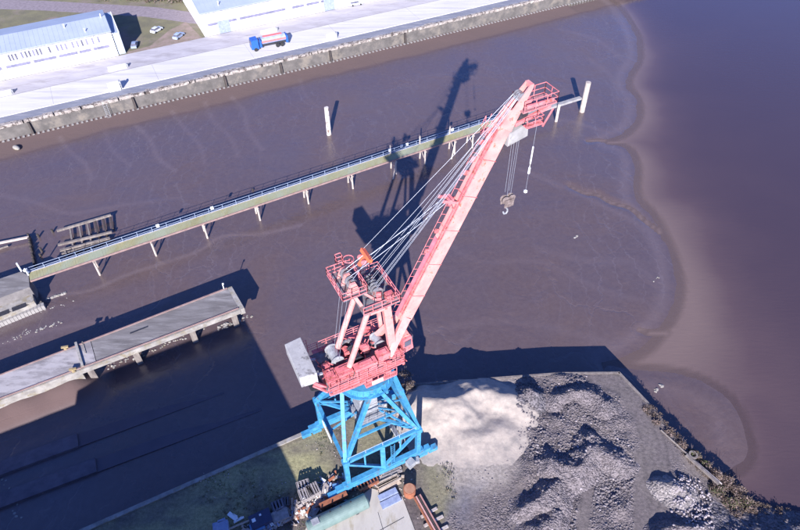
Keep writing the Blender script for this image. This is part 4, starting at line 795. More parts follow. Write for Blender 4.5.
# scattered rock: stuff
rock_templates = []
for k in range(6):
    bm = bmesh.new(); bmesh.ops.create_icosphere(bm, subdivisions=1, radius=1)
    v_ = np.array([[a*random.uniform(.65, 1.25) for a in v.co] for v in bm.verts]); v_[:, 2] *= .7; f_ = np.array([[v.index for v in f.verts] for f in bm.faces]); bm.free(); rock_templates.append((v_, f_))
def rocks(name, regions, material, label, seed):
    r_ = np.random.default_rng(seed); VS = []; FS = []; MI = []; base = 0
    for px, dens, (s0, s1), mi, pw in regions:
        poly = G2([at(*p, ZQ) for p in px]); lo, hi = poly.min(0), poly.max(0); n = int((hi-lo)[0]*(hi-lo)[1]*dens)
        P = lo+(hi-lo)*r_.random((n, 2)); P = P[inside(P, poly)]
        cl = fbm(P[:, 0], P[:, 1], 2.6, 3, seed+5); P = P[r_.random(len(P)) < np.clip((cl-.33)*3.4, .06, 1)]
        z = total_h(P); ok = z > -.3; P = P[ok]; z = np.maximum(z[ok], 0)
        # keep wheel tracks clear
        for tr, wv in TRACKS: d = polydist(P, tr); k_ = d > wv; P = P[k_]; z = z[k_]
        for p, zz, gz in zip(P, z, np.minimum(ZQ, edge_cap(P)) if len(P) else []):
            v_, f_ = rock_templates[r_.integers(6)]; s = s0+(s1-s0)*r_.random()**pw; a = r_.random()*6.283; c_, s_ = math.cos(a), math.sin(a)
            q = v_*s; VS.append(np.stack([q[:, 0]*c_-q[:, 1]*s_+p[0], q[:, 0]*s_+q[:, 1]*c_+p[1], q[:, 2]+gz-.03+zz], 1)); FS.append(f_+base); base += len(v_); MI.append(np.full(len(f_), mi if r_.random() > .16 else r_.integers(3)))
    VS = np.vstack(VS); FS = np.vstack(FS); MI = np.concatenate(MI)
    me = bpy.data.meshes.new(name); me.vertices.add(len(VS)); me.vertices.foreach_set('co', VS.ravel()); me.loops.add(FS.size); me.loops.foreach_set('vertex_index', FS.ravel()); me.polygons.add(len(FS)); me.polygons.foreach_set('loop_start', np.arange(len(FS))*3)
    for m_ in material: me.materials.append(m_)
    me.polygons.foreach_set('material_index', MI.astype(np.int32)); me.update(calc_edges=True)
    o = bpy.data.objects.new(name, me); col.objects.link(o); tag(o, label, 'rubble', kind='stuff'); return o
RM = [mat('violet_grey_stone', (.18, .155, .16), (.11, .095, .10), 1.5, .9), mat('dark_stone', (.13, .11, .12), (.08, .07, .075), 1.5, .9), mat('pale_stone', (.33, .29, .30), (.22, .19, .2), 1.5, .9)]
rocks('rubble', [([(515, 380), (615, 374), (640, 420), (640, 545), (530, 545), (518, 440)], 13, (.07, .20), 0, 2.2), ([(595, 460), (642, 455), (642, 545), (590, 545)], 13, (.09, .25), 0, 2), ([(545, 376), (615, 375), (628, 412), (570, 412), (540, 400)], 12, (.08, .25), 1, 2),
    ([(528, 436), (626, 436), (626, 480), (596, 545), (528, 545)], 13, (.09, .26), 0, 2.0), ([(480, 470), (530, 450), (530, 545), (485, 545)], 4, (.05, .15), 0, 2.5), ([(516, 382), (560, 385), (560, 415), (530, 425), (516, 410)], 20, (.09, .28), 1, 1.6), ([(658, 474), (712, 474), (716, 545), (656, 545)], 15, (.09, .25), 2, 1.8),
    ([(735, 508), (830, 505), (830, 545), (725, 545)], 16, (.1, .28), 1, 1.6), ([(640, 400), (700, 470), (740, 530), (660, 545), (660, 470)], 3, (.05, .16), 0, 2), ([(425, 455), (480, 470), (480, 540), (430, 540)], 2, (.04, .11), 0, 2.5)], RM, 'loose broken stones scattered over the heaps and the yard', 5)
# shrubs on the bank
def shrub(px, py, z, r, h, n, mats_, label, group='shrubs along the quay edges'):
    c = at(px, py, z); o = empty('shrub', c, label, 'shrub', group); mb = MB(); leafcloud(mb, c, r, r*.8, h, n, .14, len(mats_)); mb.build('foliage', mats_, o)
    mb = MB()
    for k in range(14):
        a = random.uniform(0, 6.28); tip = c+V(math.cos(a)*r*random.uniform(.3, 1), math.sin(a)*r*random.uniform(.3, 1), h*random.uniform(.5, 1.1)); mb.tube(c+V(math.cos(a)*.1, math.sin(a)*.1, -.1), tip, .035, 4, .012)
    mb.build('stem', LM[2], o)
mb = MB()
for i in range(300):
    f_ = random.random(); k_ = min(int(f_*5.99), 5); a_ = edge[5+k_].lerp(edge[6+k_], random.random()) if k_ < 5 else edge[9].lerp(edge[10], random.random()*.2)
    d_ = (edge[6]-edge[5]).normalized(); nn = V(d_.y, -d_.x, 0)*random.uniform(-.4, 2.2)*(.5+f_); q_ = a_+nn; zz_ = float(min(ZQ, edge_cap(np.array([[q_.x, q_.y]]))[0]))
    leafcloud(mb, (q_.x, q_.y, zz_-.1), .5, .5, random.uniform(.2, .7), 34, .10, 3)
tag(mb.build('reeds', [LM[2], LM[0], LM[0]]), 'dead straw-coloured reeds and weeds covering the bank above the water', 'reeds', kind='stuff')
names = ['first', 'second', 'third', 'fourth', 'fifth', 'sixth', 'seventh', 'eighth', 'ninth', 'tenth', 'eleventh', 'twelfth', 'thirteenth', 'fourteenth']
SH = [(645, 410, .7, .6, 3.7), (656, 423, .9, .8, 3.7), (668, 434, 1.0, .9, 3.6), (680, 446, 1.2, 1.0, 3.5), (692, 456, 1.4, 1.2, 3.2), (703, 466, 1.4, 1.2, 2.7), (712, 475, 1.6, 1.3, 2.2), (724, 482, 1.8, 1.4, 1.4), (734, 492, 1.9, 1.6, 1.0), (742, 503, 1.8, 1.6, .8), (728, 503, 1.7, 1.2, 1.8), (716, 490, 1.5, 1.1, 2.4), (748, 512, 1.6, 1.2, .6), (733, 517, 1.4, 1.0, 1.5)]
for i, (px, py, r, h, z_) in enumerate(SH):
    green = i in (4, 5, 9, 10, 11); shrub(px, py, z_-.2, r, h, int(330*r*r), [LM[1], LM[0], LM[3]] if green else [LM[3], LM[2], LM[0]],
        ('dull green' if green else 'dry straw-brown') + ' shrub, ' + names[i] + ' from the quay corner down the right bank')
for i, (px, py, r, h) in enumerate([(405, 371, 1.3, 1.8), (410, 380, 1.2, 1.4), (400, 382, 1.1, 1.2), (403, 392, 1.0, .9)]):
    shrub(px, py+6, ZQ, r, h, int(260*r*r), [LM[2], LM[0]], ['tallest bare shrub at the quay edge behind the crane leg', 'bare shrub touching the back of the sand pile', 'bare shrub at the quay edge under the crane ring', 'lowest bare shrub behind the right crane leg'][i])
# pipes / rails lying on the yard
def lying(name, a, b, r, material, label, cat, z=ZQ, square=False, group=None):
    mb = MB(); A1, B1 = at(*a, z+r), at(*b, z+r)
    if square: mb.beam(A1, B1, r*2, r*2)
    else: mb.tube(A1, B1, r, 10)
    return tag(mb.build(name, material), label, cat, group)
lying('pipe', (661, 430), (697, 463), .12, M['timber'], 'grey pipe lying between track and shrubs, upper one of the two', 'pipe')
lying('concrete_beam', (686, 455), (719, 484), .15, M['timber'], 'pale concrete beam lying beside the shrubs above the rubble', 'beam', square=True)
lying('pipe', (693, 459), (722, 484), .10, M['scrap'], 'thin pale pipe along the foot of the shrubs', 'pipe')
a = at(693, 455, ZQ+.1); mb = MB(); mb.ringz((a.x, a.y), .35, .58, ZQ+.05, ZQ+.28, 18); tag(mb.build('tyre', M['timber']), 'grey old tyre lying in the shrubs beside the pipe', 'tyre')

# concrete slab
mb = MB(); sl = [at(*p, ZQ+.06) for p in [(285, 570), (310, 520), (345, 508), (371, 488), (402, 496), (430, 570)]]; mb.add(sl+[V(p.x, p.y, ZQ-.2) for p in sl], [tuple(range(6))]+[(i, 6+i, 6+(i+1) % 6, (i+1) % 6) for i in range(6)])
tag(mb.build('concrete_slab', mat('yard_concrete', (.44, .41, .37), (.33, .30, .27), .5, .9, bump=.015, stains=(.26, .22, .16), sscale=.5, samt=(.52, .66), stretch=(1, .35, 1, 0))), kind='structure')
mb = MB(); a, b = at(353, 545, ZQ+.066), at(404, 517, ZQ+.066); mb.beam(a, b, .07, .01); a, b = at(378, 512, ZQ+.066), at(392, 560, ZQ+.066); mb.beam(a, b, .06, .01); tag(mb.build('slab_joint', M['dark']), kind='structure')

# ------------------------------------------------------------------ yard objects
def pipe_tank():
    t = empty('storage_tank', at(340, 514, ZQ), 'long sage green cylindrical tank lying on the concrete slab', 'tank')
    a, b = at(309, 528, ZQ+1.0), at(366, 500.5, ZQ+1.0); d = (b-a).normalized(); mb = MB(); r = .95
    prof = [(-.45, .3), (-.3, .6), (0, r)]; pts = [a+d*x for x, _ in prof]
    mb.tube(a, b, r, 28); mb.tube(b, b+d*.18, r, 28, r*.8); mb.tube(b+d*.18, b+d*.3, r*.8, 28, r*.35); mb.tube(a, a-d*.2, r, 28, r*.75); sh_ = mb.build('shell', M['sage'], t)
    for k in (.22, .40, .58, .76):
        q = a.lerp(b, k)+V(-.2, .25, r*.97); mb = MB(); mb.tube(q, q+V(0, 0, .16), .1, 8); mb.build('nozzle', M['dark'], sh_)
    mb = MB(); q = a.lerp(b, .12)+V(0, 0, r+.02); mb.box(q, (.9, .8, .1), R(27)); mb.build('manhole', M['grey'], sh_)
    for k in (.2, .8):
        q = a.lerp(b, k); mb = MB(); mb.box((q.x, q.y, ZQ+.28), (.35, 1.5, .6), R(27)); mb.build('saddle', M['dark'], t)
pipe_tank()
lying('girder', (320, 507), (347, 494), .34, M['rust'], 'solid orange rusty girder lying behind the green tank', 'girder', z=ZQ+.5, square=True)
# rusty lattice frame
t = empty('lattice_girder', at(367, 483, ZQ), 'rusty orange lattice frame lying at the crane foot', 'lattice girder')
a, b = at(358, 487.5, ZQ+.8), at(377, 478, ZQ+.8); d = (b-a).normalized(); n_ = V(-d.y, d.x, 0)
for k in (-.5, .5):
    mb = MB(); mb.beam(a+n_*k, b+n_*k, .24, .3); mb.build('chord', M['rust'], t)
for i in range(7):
    q = a.lerp(b, i/6); mb = MB(); mb.beam(q-n_*(.75 if i % 2 else .5), q+n_*.5, .13, .18); mb.build('cross_bar', M['rust'], t)
for px, py in ((360, 483), (366, 481), (372, 478), (379, 474)):
    p = at(px, py, ZQ); mb = MB(); mb.tube(p, p+V(0, 0, .9), .3, 10); tag(mb.build('steel_drum', M['navy']), {360: 'dark blue drum leftmost behind the rusty lattice frame', 366: 'second dark blue drum behind the rusty lattice frame', 372: 'third dark blue drum behind the rusty lattice frame', 379: 'dark blue drum at the right end of the rusty lattice frame'}[px], 'drum', 'drums at the crane foot')
# upright rusty tank
t = empty('round_tank', at(409, 493, ZQ), 'upright round rusty tank beside the slab corner', 'tank'); p = at(409.5, 493, ZQ)
mb = MB(); mb.tube(p, p+V(0, 0, 1.3), .78, 26); mb.build('shell', M['rust'], t)
mb = MB(); mb.tube(p+V(0, 0, 1.302), p+V(0, 0, 1.36), .68, 24); mb.build('lid', mat('pale_rust_lid', (.36, .19, .12), (.28, .12, .07), 1.5, .9), t)
# plank stack & sheets
def stack(px, py, L_, W, n, h, rz, material, name, label, cat, jit=.15, z=ZQ, group=None, across=False):
    p = at(px, py, z); t = empty(name, p, label, cat, group); zz = z; mb = MB()
    for i in range(n):
        k = int(W/.24) if across else 1
        for j in range(max(1, k)):
            off = (j+.5)/max(1, k)-.5 if across else 0; rr = rz+random.uniform(-1, 1)*jit*.2
            o_ = V(-math.sin(rz), math.cos(rz), 0)*off*W; mb.box((p.x+o_.x+random.uniform(-1, 1)*jit, p.y+o_.y+random.uniform(-1, 1)*jit, zz+h/2), (L_+random.uniform(-1, 1)*jit, (W if not across else W/k*.8), h*.85), rr)
        zz += h
    mb.build('pile_of_boards', material, t); return t
stack(388, 484, 3.0, 1.1, 4, .16, R(27), M['woodpale'], 'plank_stack', 'stack of pale planks between lattice frame and round tank', 'plank stack', .2, across=True)
stack(388, 476, 3.6, .7, 3, .18, R(25), M['woodgrey'], 'plank_stack', 'dark grey boards right under the crane base beam', 'plank stack', .15, across=True)
stack(388, 496, 2.5, .7, 3, .2, R(26), M['bluesheet'], 'sheet_stack', 'pale blue metal sheets, farther one of the two stacks by the slab corner', 'sheet stack', .08)
stack(391, 502, 2.6, .9, 2, .2, R(26), M['bluesheet'], 'sheet_stack', 'pale blue metal sheets, nearer one of the two stacks by the slab corner', 'sheet stack', .08)
# girder bundle with cross timbers
t = empty('girder_bundle', at(428, 513, ZQ), 'bundle of long pink-brown rails on cross timbers, right of the slab', 'rail bundle')
gm = [M['rust'], mat('pink_primer', (.50, .28, .26), None, 2, .8), M['darktimber'], mat('pink_primer_dirty', (.38, .2, .18), None, 2, .8)]
for i in range(4):
    mb = MB(); off = V(.24*(i-1.5), .12*(i-1.5), 0); mb.beam(at(417, 496, ZQ+.4)+off, at(446, 548, ZQ+.4)+off, .18, .26); mb.build('rail', gm[i], t)
for a, b in (((421, 517), (437, 508)), ((424, 526), (443, 516)), ((428, 536), (448, 526))):
    mb = MB(); mb.beam(at(*a, ZQ+.12), at(*b, ZQ+.12), .34, .22); mb.build('cross_timber', M['scrap'], t)
# crates and scrap on the left
def crate(px, py, L_, W, h, rz, label, material, slats=5, z=ZQ):
    p = at(px, py, z); t = empty('crate', p, label, 'crate', 'crates in the scrap row'); ca, sa = math.cos(rz), math.sin(rz)
    mb = MB(); mb.box((p.x, p.y, z+.09), (L_, W, .14), rz); mb.build('base', M['darktimber'], t); mb = MB()
    for i in range(slats):
        o_ = (i+.5)/slats-.5; mb.box((p.x+ca*o_*L_, p.y+sa*o_*L_, z+h), (L_/slats*.55, W, .06), rz)
    for sgn in (-1, 1):
        for k in range(3): mb.box((p.x-sa*sgn*W/2, p.y+ca*sgn*W/2, z+.25+k*h/3.2), (L_, .06, h/5), rz)
    for sgn in (-1, 1):
        mb.box((p.x+ca*sgn*L_/2, p.y+sa*sgn*L_/2, z+h*.55), (.06, W, h*.8), rz)
    mb.build('slats', material, t)
crate(307, 497, 1.7, 1.5, 1.3, R(25), 'grey slatted crate, leftmost of the row on the grass', M['woodgrey'])
crate(304, 488, 1.6, 1.2, 1.0, R(20), 'smaller grey crate behind the leftmost slatted crate', M['woodgrey'], 4)
crate(314, 493, 1.5, 1.5, 1.3, R(28), 'grey slatted crate right beside the leftmost one', M['woodgrey'])
crate(279, 508, 1.6, 1.2, 1.0, R(24), 'dark crate standing alone where the shadow of the hall ends', mat('dark_crate', (.12, .11, .14), None, 2, .8), 4)
crate(286, 504, 1.0, 1.0, .9, R(10), 'small dark crate next to the lone dark crate', mat('dark_crate2', (.08, .075, .09), None, 2, .8), 3)
def plate(px, py, L_, W, h, rz, material, name, label, cat, tilt=0, z=ZQ):
    mb = MB(); mb.box((0, 0, h/2), (L_, W, h)); 
    if L_ > 1: mb.box((L_*.1, W*.55, h*.6), (L_*.5, W*.25, h*.8), .15)
    o = mb.build(name, material); o.location = at(px, py, z); o.rotation_euler = (tilt, 0, rz); tag(o, label, cat); return o
plate(325, 490, 1.2, 1.0, .5, R(40), M['scrap'], 'metal_box', 'pale metal box right of the slatted crates', 'metal box')
plate(281, 517, 2.0, 1.3, .9, R(24), M['woodgrey'], 'metal_bin', 'pale open bin below the lone dark crate', 'bin', .1)
plate(233, 517, 1.4, .5, .3, R(-35), M['white'], 'board', 'white board lying in the shaded grass', 'board')
plate(239, 520, 1.3, .25, .2, R(30), M['white'], 'board', 'thin white strip beside the white board in the shaded grass', 'board')
plate(258, 528, 1.7, 1.0, .7, R(24), M['skyblue'], 'blue_tub', 'bright light blue tub at the lower edge', 'tub')
plate(222, 529, 1.8, 1.3, 1.0, R(15), M['bluesheet'], 'metal_box', 'dull blue box leftmost in the row, in the shade', 'metal box', .1)
plate(332, 500, 1.6, .9, .3, R(-30), M['bluesheet'], 'metal_sheet', 'crumpled bluish sheet behind the left end of the rusty girder', 'metal sheet', .25)
plate(336, 488, .8, .7, .6, R(10), M['skyblue'], 'blue_tub', 'small bright blue tub by the crane beam end', 'tub')
plate(314, 512, 1.3, .8, .4, R(60), M['scrap'], 'metal_sheet', 'bent pale sheet leaning at the left end of the green tank', 'metal sheet', .3)
t = empty('container', at(258, 517, ZQ), 'navy blue container with white patches on its roof, in the shade', 'container')
p = at(262, 522, ZQ); mb = MB(); mb.box((p.x, p.y, ZQ+.6), (2.6, 1.7, 1.2), R(26)); mb.build('body', M['navy'], t)
for dx, dy, s in ((-.8, .1, .45), (.1, .4, .25)):
    q = V(p.x+math.cos(R(26))*dx-math.sin(R(26))*dy, p.y+math.sin(R(26))*dx+math.cos(R(26))*dy, ZQ+1.225); mb = MB(); mb.box(q, (s, s, .05), R(26)); mb.build('roof_patch', M['white'], t)
# loose planks and scrap: each a thing
pl = [((284, 522), (330, 499), .16, 'brown', 'longest brown plank lying across the scrap row'), ((262, 528), (284, 518), .12, 'pale', 'pale plank running from the tub to the bin'), ((226, 530), (262, 515), .10, 'pale', 'thin pale pole in front of the navy container'),
      ((306, 505), (328, 493), .2, 'pale', 'thick pale plank just below the crates'), ((300, 511), (322, 500), .15, 'brown', 'brown plank below the thick pale one'), ((292, 498), (292, 510), .13, 'pale', 'short pale post end pointing away from the quay'),
      ((306, 514), (316, 523), .14, 'white', 'curved white strip at the end of the green tank'), ((318, 500), (308, 516), .12, 'pale', 'pale lath crossing the scrap row')]
for a, b, r_, c_, lab in pl:
    mb = MB(); mb.beam(at(*a, ZQ+.25), at(*b, ZQ+.4), r_*2.2, r_); tag(mb.build('plank', {'brown': M['rustbeam'], 'pale': M['woodpale'], 'white': M['white']}[c_]), lab, 'plank', 'planks in the scrap row')
mb = MB(); r_ = random.Random(4); sm = [M['scrap'], M['woodpale'], M['woodgrey'], M['rust'], M['white'], M['bluesheet'], M['dark']]
for i in range(900):
    f_ = r_.random(); px = 250+f_*92+r_.gauss(0, 4); py = 532-f_*40+r_.gauss(0, 3.8)
    if i > 720: px = 352+r_.random()*48; py = 487-(px-352)*.28+r_.gauss(0, 2.5)
    if i > 820: px = 322+r_.random()*30; py = 478+r_.random()*14
    a = at(px, py, ZQ+r_.uniform(.02, .45)); an = r_.uniform(0, 3.14); ln = r_.uniform(.15, .95); dv = V(math.cos(an), math.sin(an), r_.uniform(-.3, .4))*ln
    mb.beam(a, a+dv, r_.uniform(.06, .35), r_.uniform(.03, .14), mi=r_.choice([0, 0, 1, 1, 2, 2, 3, 4, 5, 6]))
tag(mb.build('scrap', sm), 'jumble of small scrap metal and wood on the grass left of the green tank', 'scrap', kind='stuff')
mb = MB()
for i in range(120):
    px = r_.gauss(345, 8); py = r_.gauss(470, 5); a = at(300+r_.random()*120, 440+r_.random()*80, ZQ)
    mb.ico(a, r_.uniform(.04, .12), 1, .6, .3)
for i in range(60):
    a = at(200+r_.random()*110, 470+r_.random()*30, ZQ)
    if a.y < 44: mb.ico(a, r_.uniform(.04, .09), 1, .6, .3)
tag(mb.build('litter', M['scrap']), 'small pale litter scattered over the grass', 'litter', kind='stuff')
mb = MB(); r_ = random.Random(11)
for i in range(2600):
    px, py = r_.uniform(150, 345), r_.uniform(425, 530); a = at(px, py, ZQ); P_ = np.array([[a.x, a.y]])
    if not inside(P_, edgepoly)[0] or fbm(P_[:, 0], P_[:, 1], 4, 3, 95)[0] < .45: continue
    for k in range(3):
        q = a+V(r_.gauss(0, .12), r_.gauss(0, .12), 0); h = r_.uniform(.04, .12); d_ = V(r_.gauss(0, .08), r_.gauss(0, .08), h); w_ = V(.05, r_.uniform(-.04, .04), 0)
        mb.add([q-w_, q+w_, q+d_], [(0, 1, 2)], r_.choice([0, 1, 1]))
for i in range(350):
    px, py = r_.uniform(418, 455), r_.uniform(445, 500); a = at(px, py, ZQ)
    if fbm(np.array([a.x]), np.array([a.y]), 3, 3, 96)[0] < .5: continue
    for k in range(3):
        q = a+V(r_.gauss(0, .12), r_.gauss(0, .12), 0); d_ = V(r_.gauss(0, .08), r_.gauss(0, .08), r_.uniform(.06, .22)); w_ = V(.05, r_.uniform(-.04, .04), 0); mb.add([q-w_, q+w_, q+d_], [(0, 1, 2)], r_.choice([0, 1]))
tag(mb.build('weeds', [LM[0], LM[1]]), 'tufts of winter grass and weeds on the yard ground round the crane', 'weeds', kind='stuff')
#CRANE#
# ------------------------------------------------------------------ the harbour crane
PA = R(26); PE = V(math.cos(PA), math.sin(PA), 0); PM = V(-PE.y, PE.x, 0); PC = V(-4.47, 41.52, 0)
def PP(s, t, z): p = PC+PE*s+PM*t; return V(p.x, p.y, z)
UA = R(27); UU = V(math.cos(UA), math.sin(UA), 0); UN = V(-UU.y, UU.x, 0); UC = V(-4.2, 41.5, 0)+UN*.25
def U(r, n, z): p = UC+UU*r+UN*n; return V(p.x, p.y, z)
CR = empty('harbour_crane', V(-4.4, 41.5, ZQ), 'tall slewing harbour crane with pink upper works and boom on a bright blue four-legged portal', 'crane')
GA, GB = 4.87, 4.75
for sy in (-1, 1):
    mb = MB(); mb.beam(PP(-6.6, sy*GB, 5.0), PP(6.6, sy*GB, 5.0), .7, .9); mb.beam(PP(-5.6, sy*GB, 5.62), PP(5.6, sy*GB, 5.62), .6, .3); bb = mb.build('base_beam', M['cyan'], CR)
    for s in (-7.1, -5.6, 5.6, 7.1):
        mb = MB(); mb.box(PP(s, sy*GB, 4.35), (1.2, .7, .7), PA); mb.tube(PP(s-.35, sy*GB-.2, 4.0), PP(s-.35, sy*GB+.2, 4.0), .3, 12); mb.tube(PP(s+.35, sy*GB-.2, 4.0), PP(s+.35, sy*GB+.2, 4.0), .3, 12); mb.build('bogie', M['cyan'], bb)
    mb = MB(); mb.box(PP(3.4, sy*GB-.85, 4.9), (1.0, .9, 1.0), PA+.3); mb.box(PP(4.3, sy*GB-.75, 4.7), (.7, .7, .7), PA-.2); mb.build('travel_motor', M['grey'], bb)
RZ = 19.9; RC = UC
def ringpt(sx, sy, r=3.0, z=RZ): d = (PE*sx+PM*sy).normalized(); return V(RC.x+d.x*r, RC.y+d.y*r, z)
NZ = 10.9
for sx in (-1, 1):
    for sy in (-1, 1):
        mb = MB(); mb.beam(PP(sx*GA, sy*GB, 5.4), PP(sx*GA, sy*GB, NZ+.35), .56, .56, up=PE); mb.beam(PP(sx*GA, sy*GB, NZ), ringpt(sx*.18, sy), .46, .5, up=PM)
        mb.box(PP(sx*GA, sy*GB, NZ), (.8, .8, .8), PA); mb.build('leg', M['cyan'], CR)
def brace(a, b, w_=.32, h_=.32, name='brace'): mb = MB(); mb.beam(a, b, w_, h_); return mb.build(name, M['cyan'], CR)
for sy in (-1, 1):
    brace(PP(-GA, sy*GB, NZ), PP(GA, sy*GB, NZ), .42, .5, 'tie_beam')
    brace(PP(-GA, sy*GB, NZ-.4), PP(0, sy*GB, 5.6)); brace(PP(GA, sy*GB, NZ-.4), PP(0, sy*GB, 5.6)); brace(PP(0, sy*GB, 5.4), PP(0, sy*GB, NZ), .6, .6, 'post')
for sx in (-1, 1):
    brace(PP(sx*GA, -GB, NZ), PP(sx*GA, GB, NZ), .4, .45, 'tie_beam')
    for sy in (-1, 1): brace(PP(sx*GA, sy*GB, NZ+.2), ringpt(sx, sy*.12, 3, RZ), .46, .5, 'leg')
for a in ((-1, -1, 1, 1), (-1, 1, 1, -1)): brace(PP(a[0]*GA, a[1]*GB, NZ), PP(a[2]*GA, a[3]*GB, NZ-.01 if a[1] > 0 else NZ+.35), .4, .35)
for sy in (-1, 1): brace(PP(-GA*.5, sy*GB*.5, NZ), PP(GA*.5, sy*GB*.5, NZ), .3, .3)
def legpt(sx, sy, k): return PP(sx*GA, sy*GB, NZ).lerp(ringpt(sx*.18, sy), k)
for k, w_ in ((.5, .2),):
    cs = [legpt(-1, -1, k), legpt(1, -1, k), legpt(1, 1, k), legpt(-1, 1, k)]
    brace(cs[0], cs[1], w_, w_); brace(cs[2], cs[3], w_, w_)
for sx in (-1, 1):
    for sy in (-1, 1): brace(PP(sx*GA, sy*GB, NZ-.2), PP(sx*1.3, sy*1.3, 13.0), .2, .2); brace(PP(sx*1.2, sy*1.2, 13.4), legpt(sx, sy, .5), .16, .16)
for sx in (-1, 1): brace(PP(sx*GA, 0, NZ), PP(sx*1.2, 0, 12.4), .18, .18)
for sy in (-1, 1): brace(PP(-2.4, sy*GB, 8.1), PP(-2.4, sy*GB, NZ-.2), .2, .2); brace(PP(2.4, sy*GB, 8.1), PP(2.4, sy*GB, NZ-.2), .2, .2)
# handrail on the front tie beam
mb = MB(); mb.rail([PP(-4.5, -GB-.1, NZ+.33), PP(4.5, -GB-.1, NZ+.33)], .6, 2.2, .04, rows=(1.05,)); mb.build('tie_rail', M['railblue'], CR)
mb = MB()
for sgn in (0, .5): mb.beam(PP(.9+sgn, -GB-.5, 5.4), PP(.9+sgn, -GB-.45, NZ), .06, .06)
for i in range(16): mb.tube(PP(.9, -GB-.48, 5.6+i*.33), PP(1.4, -GB-.48, 5.6+i*.33), .025, 5)
mb.build('ladder', M['cyan'], CR)
mb = MB(); mb.beam(PP(-GA-.5, 1.2, NZ+.5), PP(-GA-.5, -1.6, NZ+.5), .08, 1.0, up=(0, 0, 1)); mb.build('notice_board', M['white'], CR)
mb = MB(); mb.ringz((RC.x, RC.y), 2.55, 3.15, RZ-.3, RZ+1.05, 56); mb.ringz((RC.x, RC.y), 2.3, 3.4, RZ+1.05, RZ+1.17, 56); mb.ringz((RC.x, RC.y), 2.5, 3.5, RZ-.42, RZ-.3, 56)
for i in range(28):
    a = 2*math.pi*i/28; mb.beam(V(RC.x+3.1*math.cos(a), RC.y+3.1*math.sin(a), RZ-.25), V(RC.x+3.1*math.cos(a), RC.y+3.1*math.sin(a), RZ+1.0), .1, .3, up=(math.cos(a), math.sin(a), 0))
mb.build('slewing_ring', M['cyan'], CR)
# central grey stair tower
mb = MB(); c0 = PC
def sq(h, z, oy=0): return [PP(-h, -h+oy, z), PP(h, -h+oy, z), PP(h, h+oy, z), PP(-h, h+oy, z)]
mb.hexa(sq(1.2, 13.2), sq(1.0, 19.6)); tw = mb.build('stair_tower', M['grey'], CR)
mb = MB(); mb.box(PP(0, -.3, 12.1), (3.4, 3.4, .14), PA); mb.build('landing', M['grey'], tw)
mb = MB(); mb.rail([PP(-1.7, -2.0, 12.17), PP(1.7, -2.0, 12.17), PP(1.7, 1.4, 12.17), PP(-1.7, 1.4, 12.17)], 1.1, 1.1, .03, rows=(.55, 1.05), close=True); mb.build('railing', M['grey'], tw)
mb = MB()
for k in range(3): mb.beam(PP(-1.1, -1.19+k*.05, 14.6+k*1.8), PP(1.1, -1.19+k*.05, 14.6+k*1.8), .04, .05)
mb.build('panel_rib', M['deckgrey'], tw)
mb = MB(); mb.beam(PP(1.8, -1.2, 12.1), PP(3.6, -2.6, 5.2), .8, .15); mb.rail([PP(2.2, -1.4, 12.1), PP(4.0, -2.8, 5.2)], 1.0, 1, .03); mb.build('stairs', M['grey'], tw)

# upper works
DZ = 23.4
mb = MB(); mb.tube(V(UC.x, UC.y, RZ+1.15), V(UC.x, UC.y, DZ-.9), 2.5, 40); mb.build('turntable', M['dark'], CR)
mb = MB(); mb.hexa([U(-5.4, -2.55, DZ-.12), U(3.5, -2.55, DZ-.12), U(3.5, 2.55, DZ-.12), U(-5.4, 2.55, DZ-.12)], [U(-5.4, -2.55, DZ), U(3.5, -2.55, DZ), U(3.5, 2.55, DZ), U(-5.4, 2.55, DZ)]); deck = mb.build('deck', M['deckgrey'], CR)
for sn in (-1, 1):
    mb = MB(); mb.beam(U(-5.4, sn*1.9, DZ-.55), U(3.7, sn*1.9, DZ-.55), .5, .84); mb.beam(U(-4.9, sn*2.85, DZ-.1), U(3.6, sn*2.85, DZ-.1), .56, .18)
    for i in range(9): r_ = -4.8+i*1.1; mb.beam(U(r_, sn*2.0, DZ-.7), U(r_, sn*3.0, DZ-.22), .1, .12)
    mb.beam(U(-3.2, sn*2.2, DZ-1.15), U(2.4, sn*2.2, DZ-1.15), .3, .4); mb.build('side_girder', M['pink'], deck)
mb = MB()
for i in range(6): r_ = -4.6+i*1.7; mb.beam(U(r_, -1.9, DZ-.6), U(r_, 1.9, DZ-.6), .3, .7)
mb.beam(U(3.6, -3.1, DZ-.3), U(3.6, 3.1, DZ-.3), .25, .5); mb.build('cross_girder', M['pink'], deck)
mb = MB(); mb.rail([U(3.7, -2.0, DZ), U(3.7, -3.1, DZ), U(-5.3, -3.1, DZ)], 1.1, 1.2, .04, rows=(.35, .7, 1.05)); mb.build('railing', M['pink'], deck)
mb = MB(); mb.rail([U(-5.3, 3.1, DZ), U(3.7, 3.1, DZ), U(3.7, 1.8, DZ)], 1.1, 1.2, .04, rows=(.35, .7, 1.05)); mb.build('railing', M['pink'], deck)
mb = MB(); mb.rail([U(-5.3, 3.1, DZ+1.1), U(-7.6, 2.6, DZ+1.2)], 1.1, 1.2, .035); mb.build('railing', M['pinkpale'], deck)
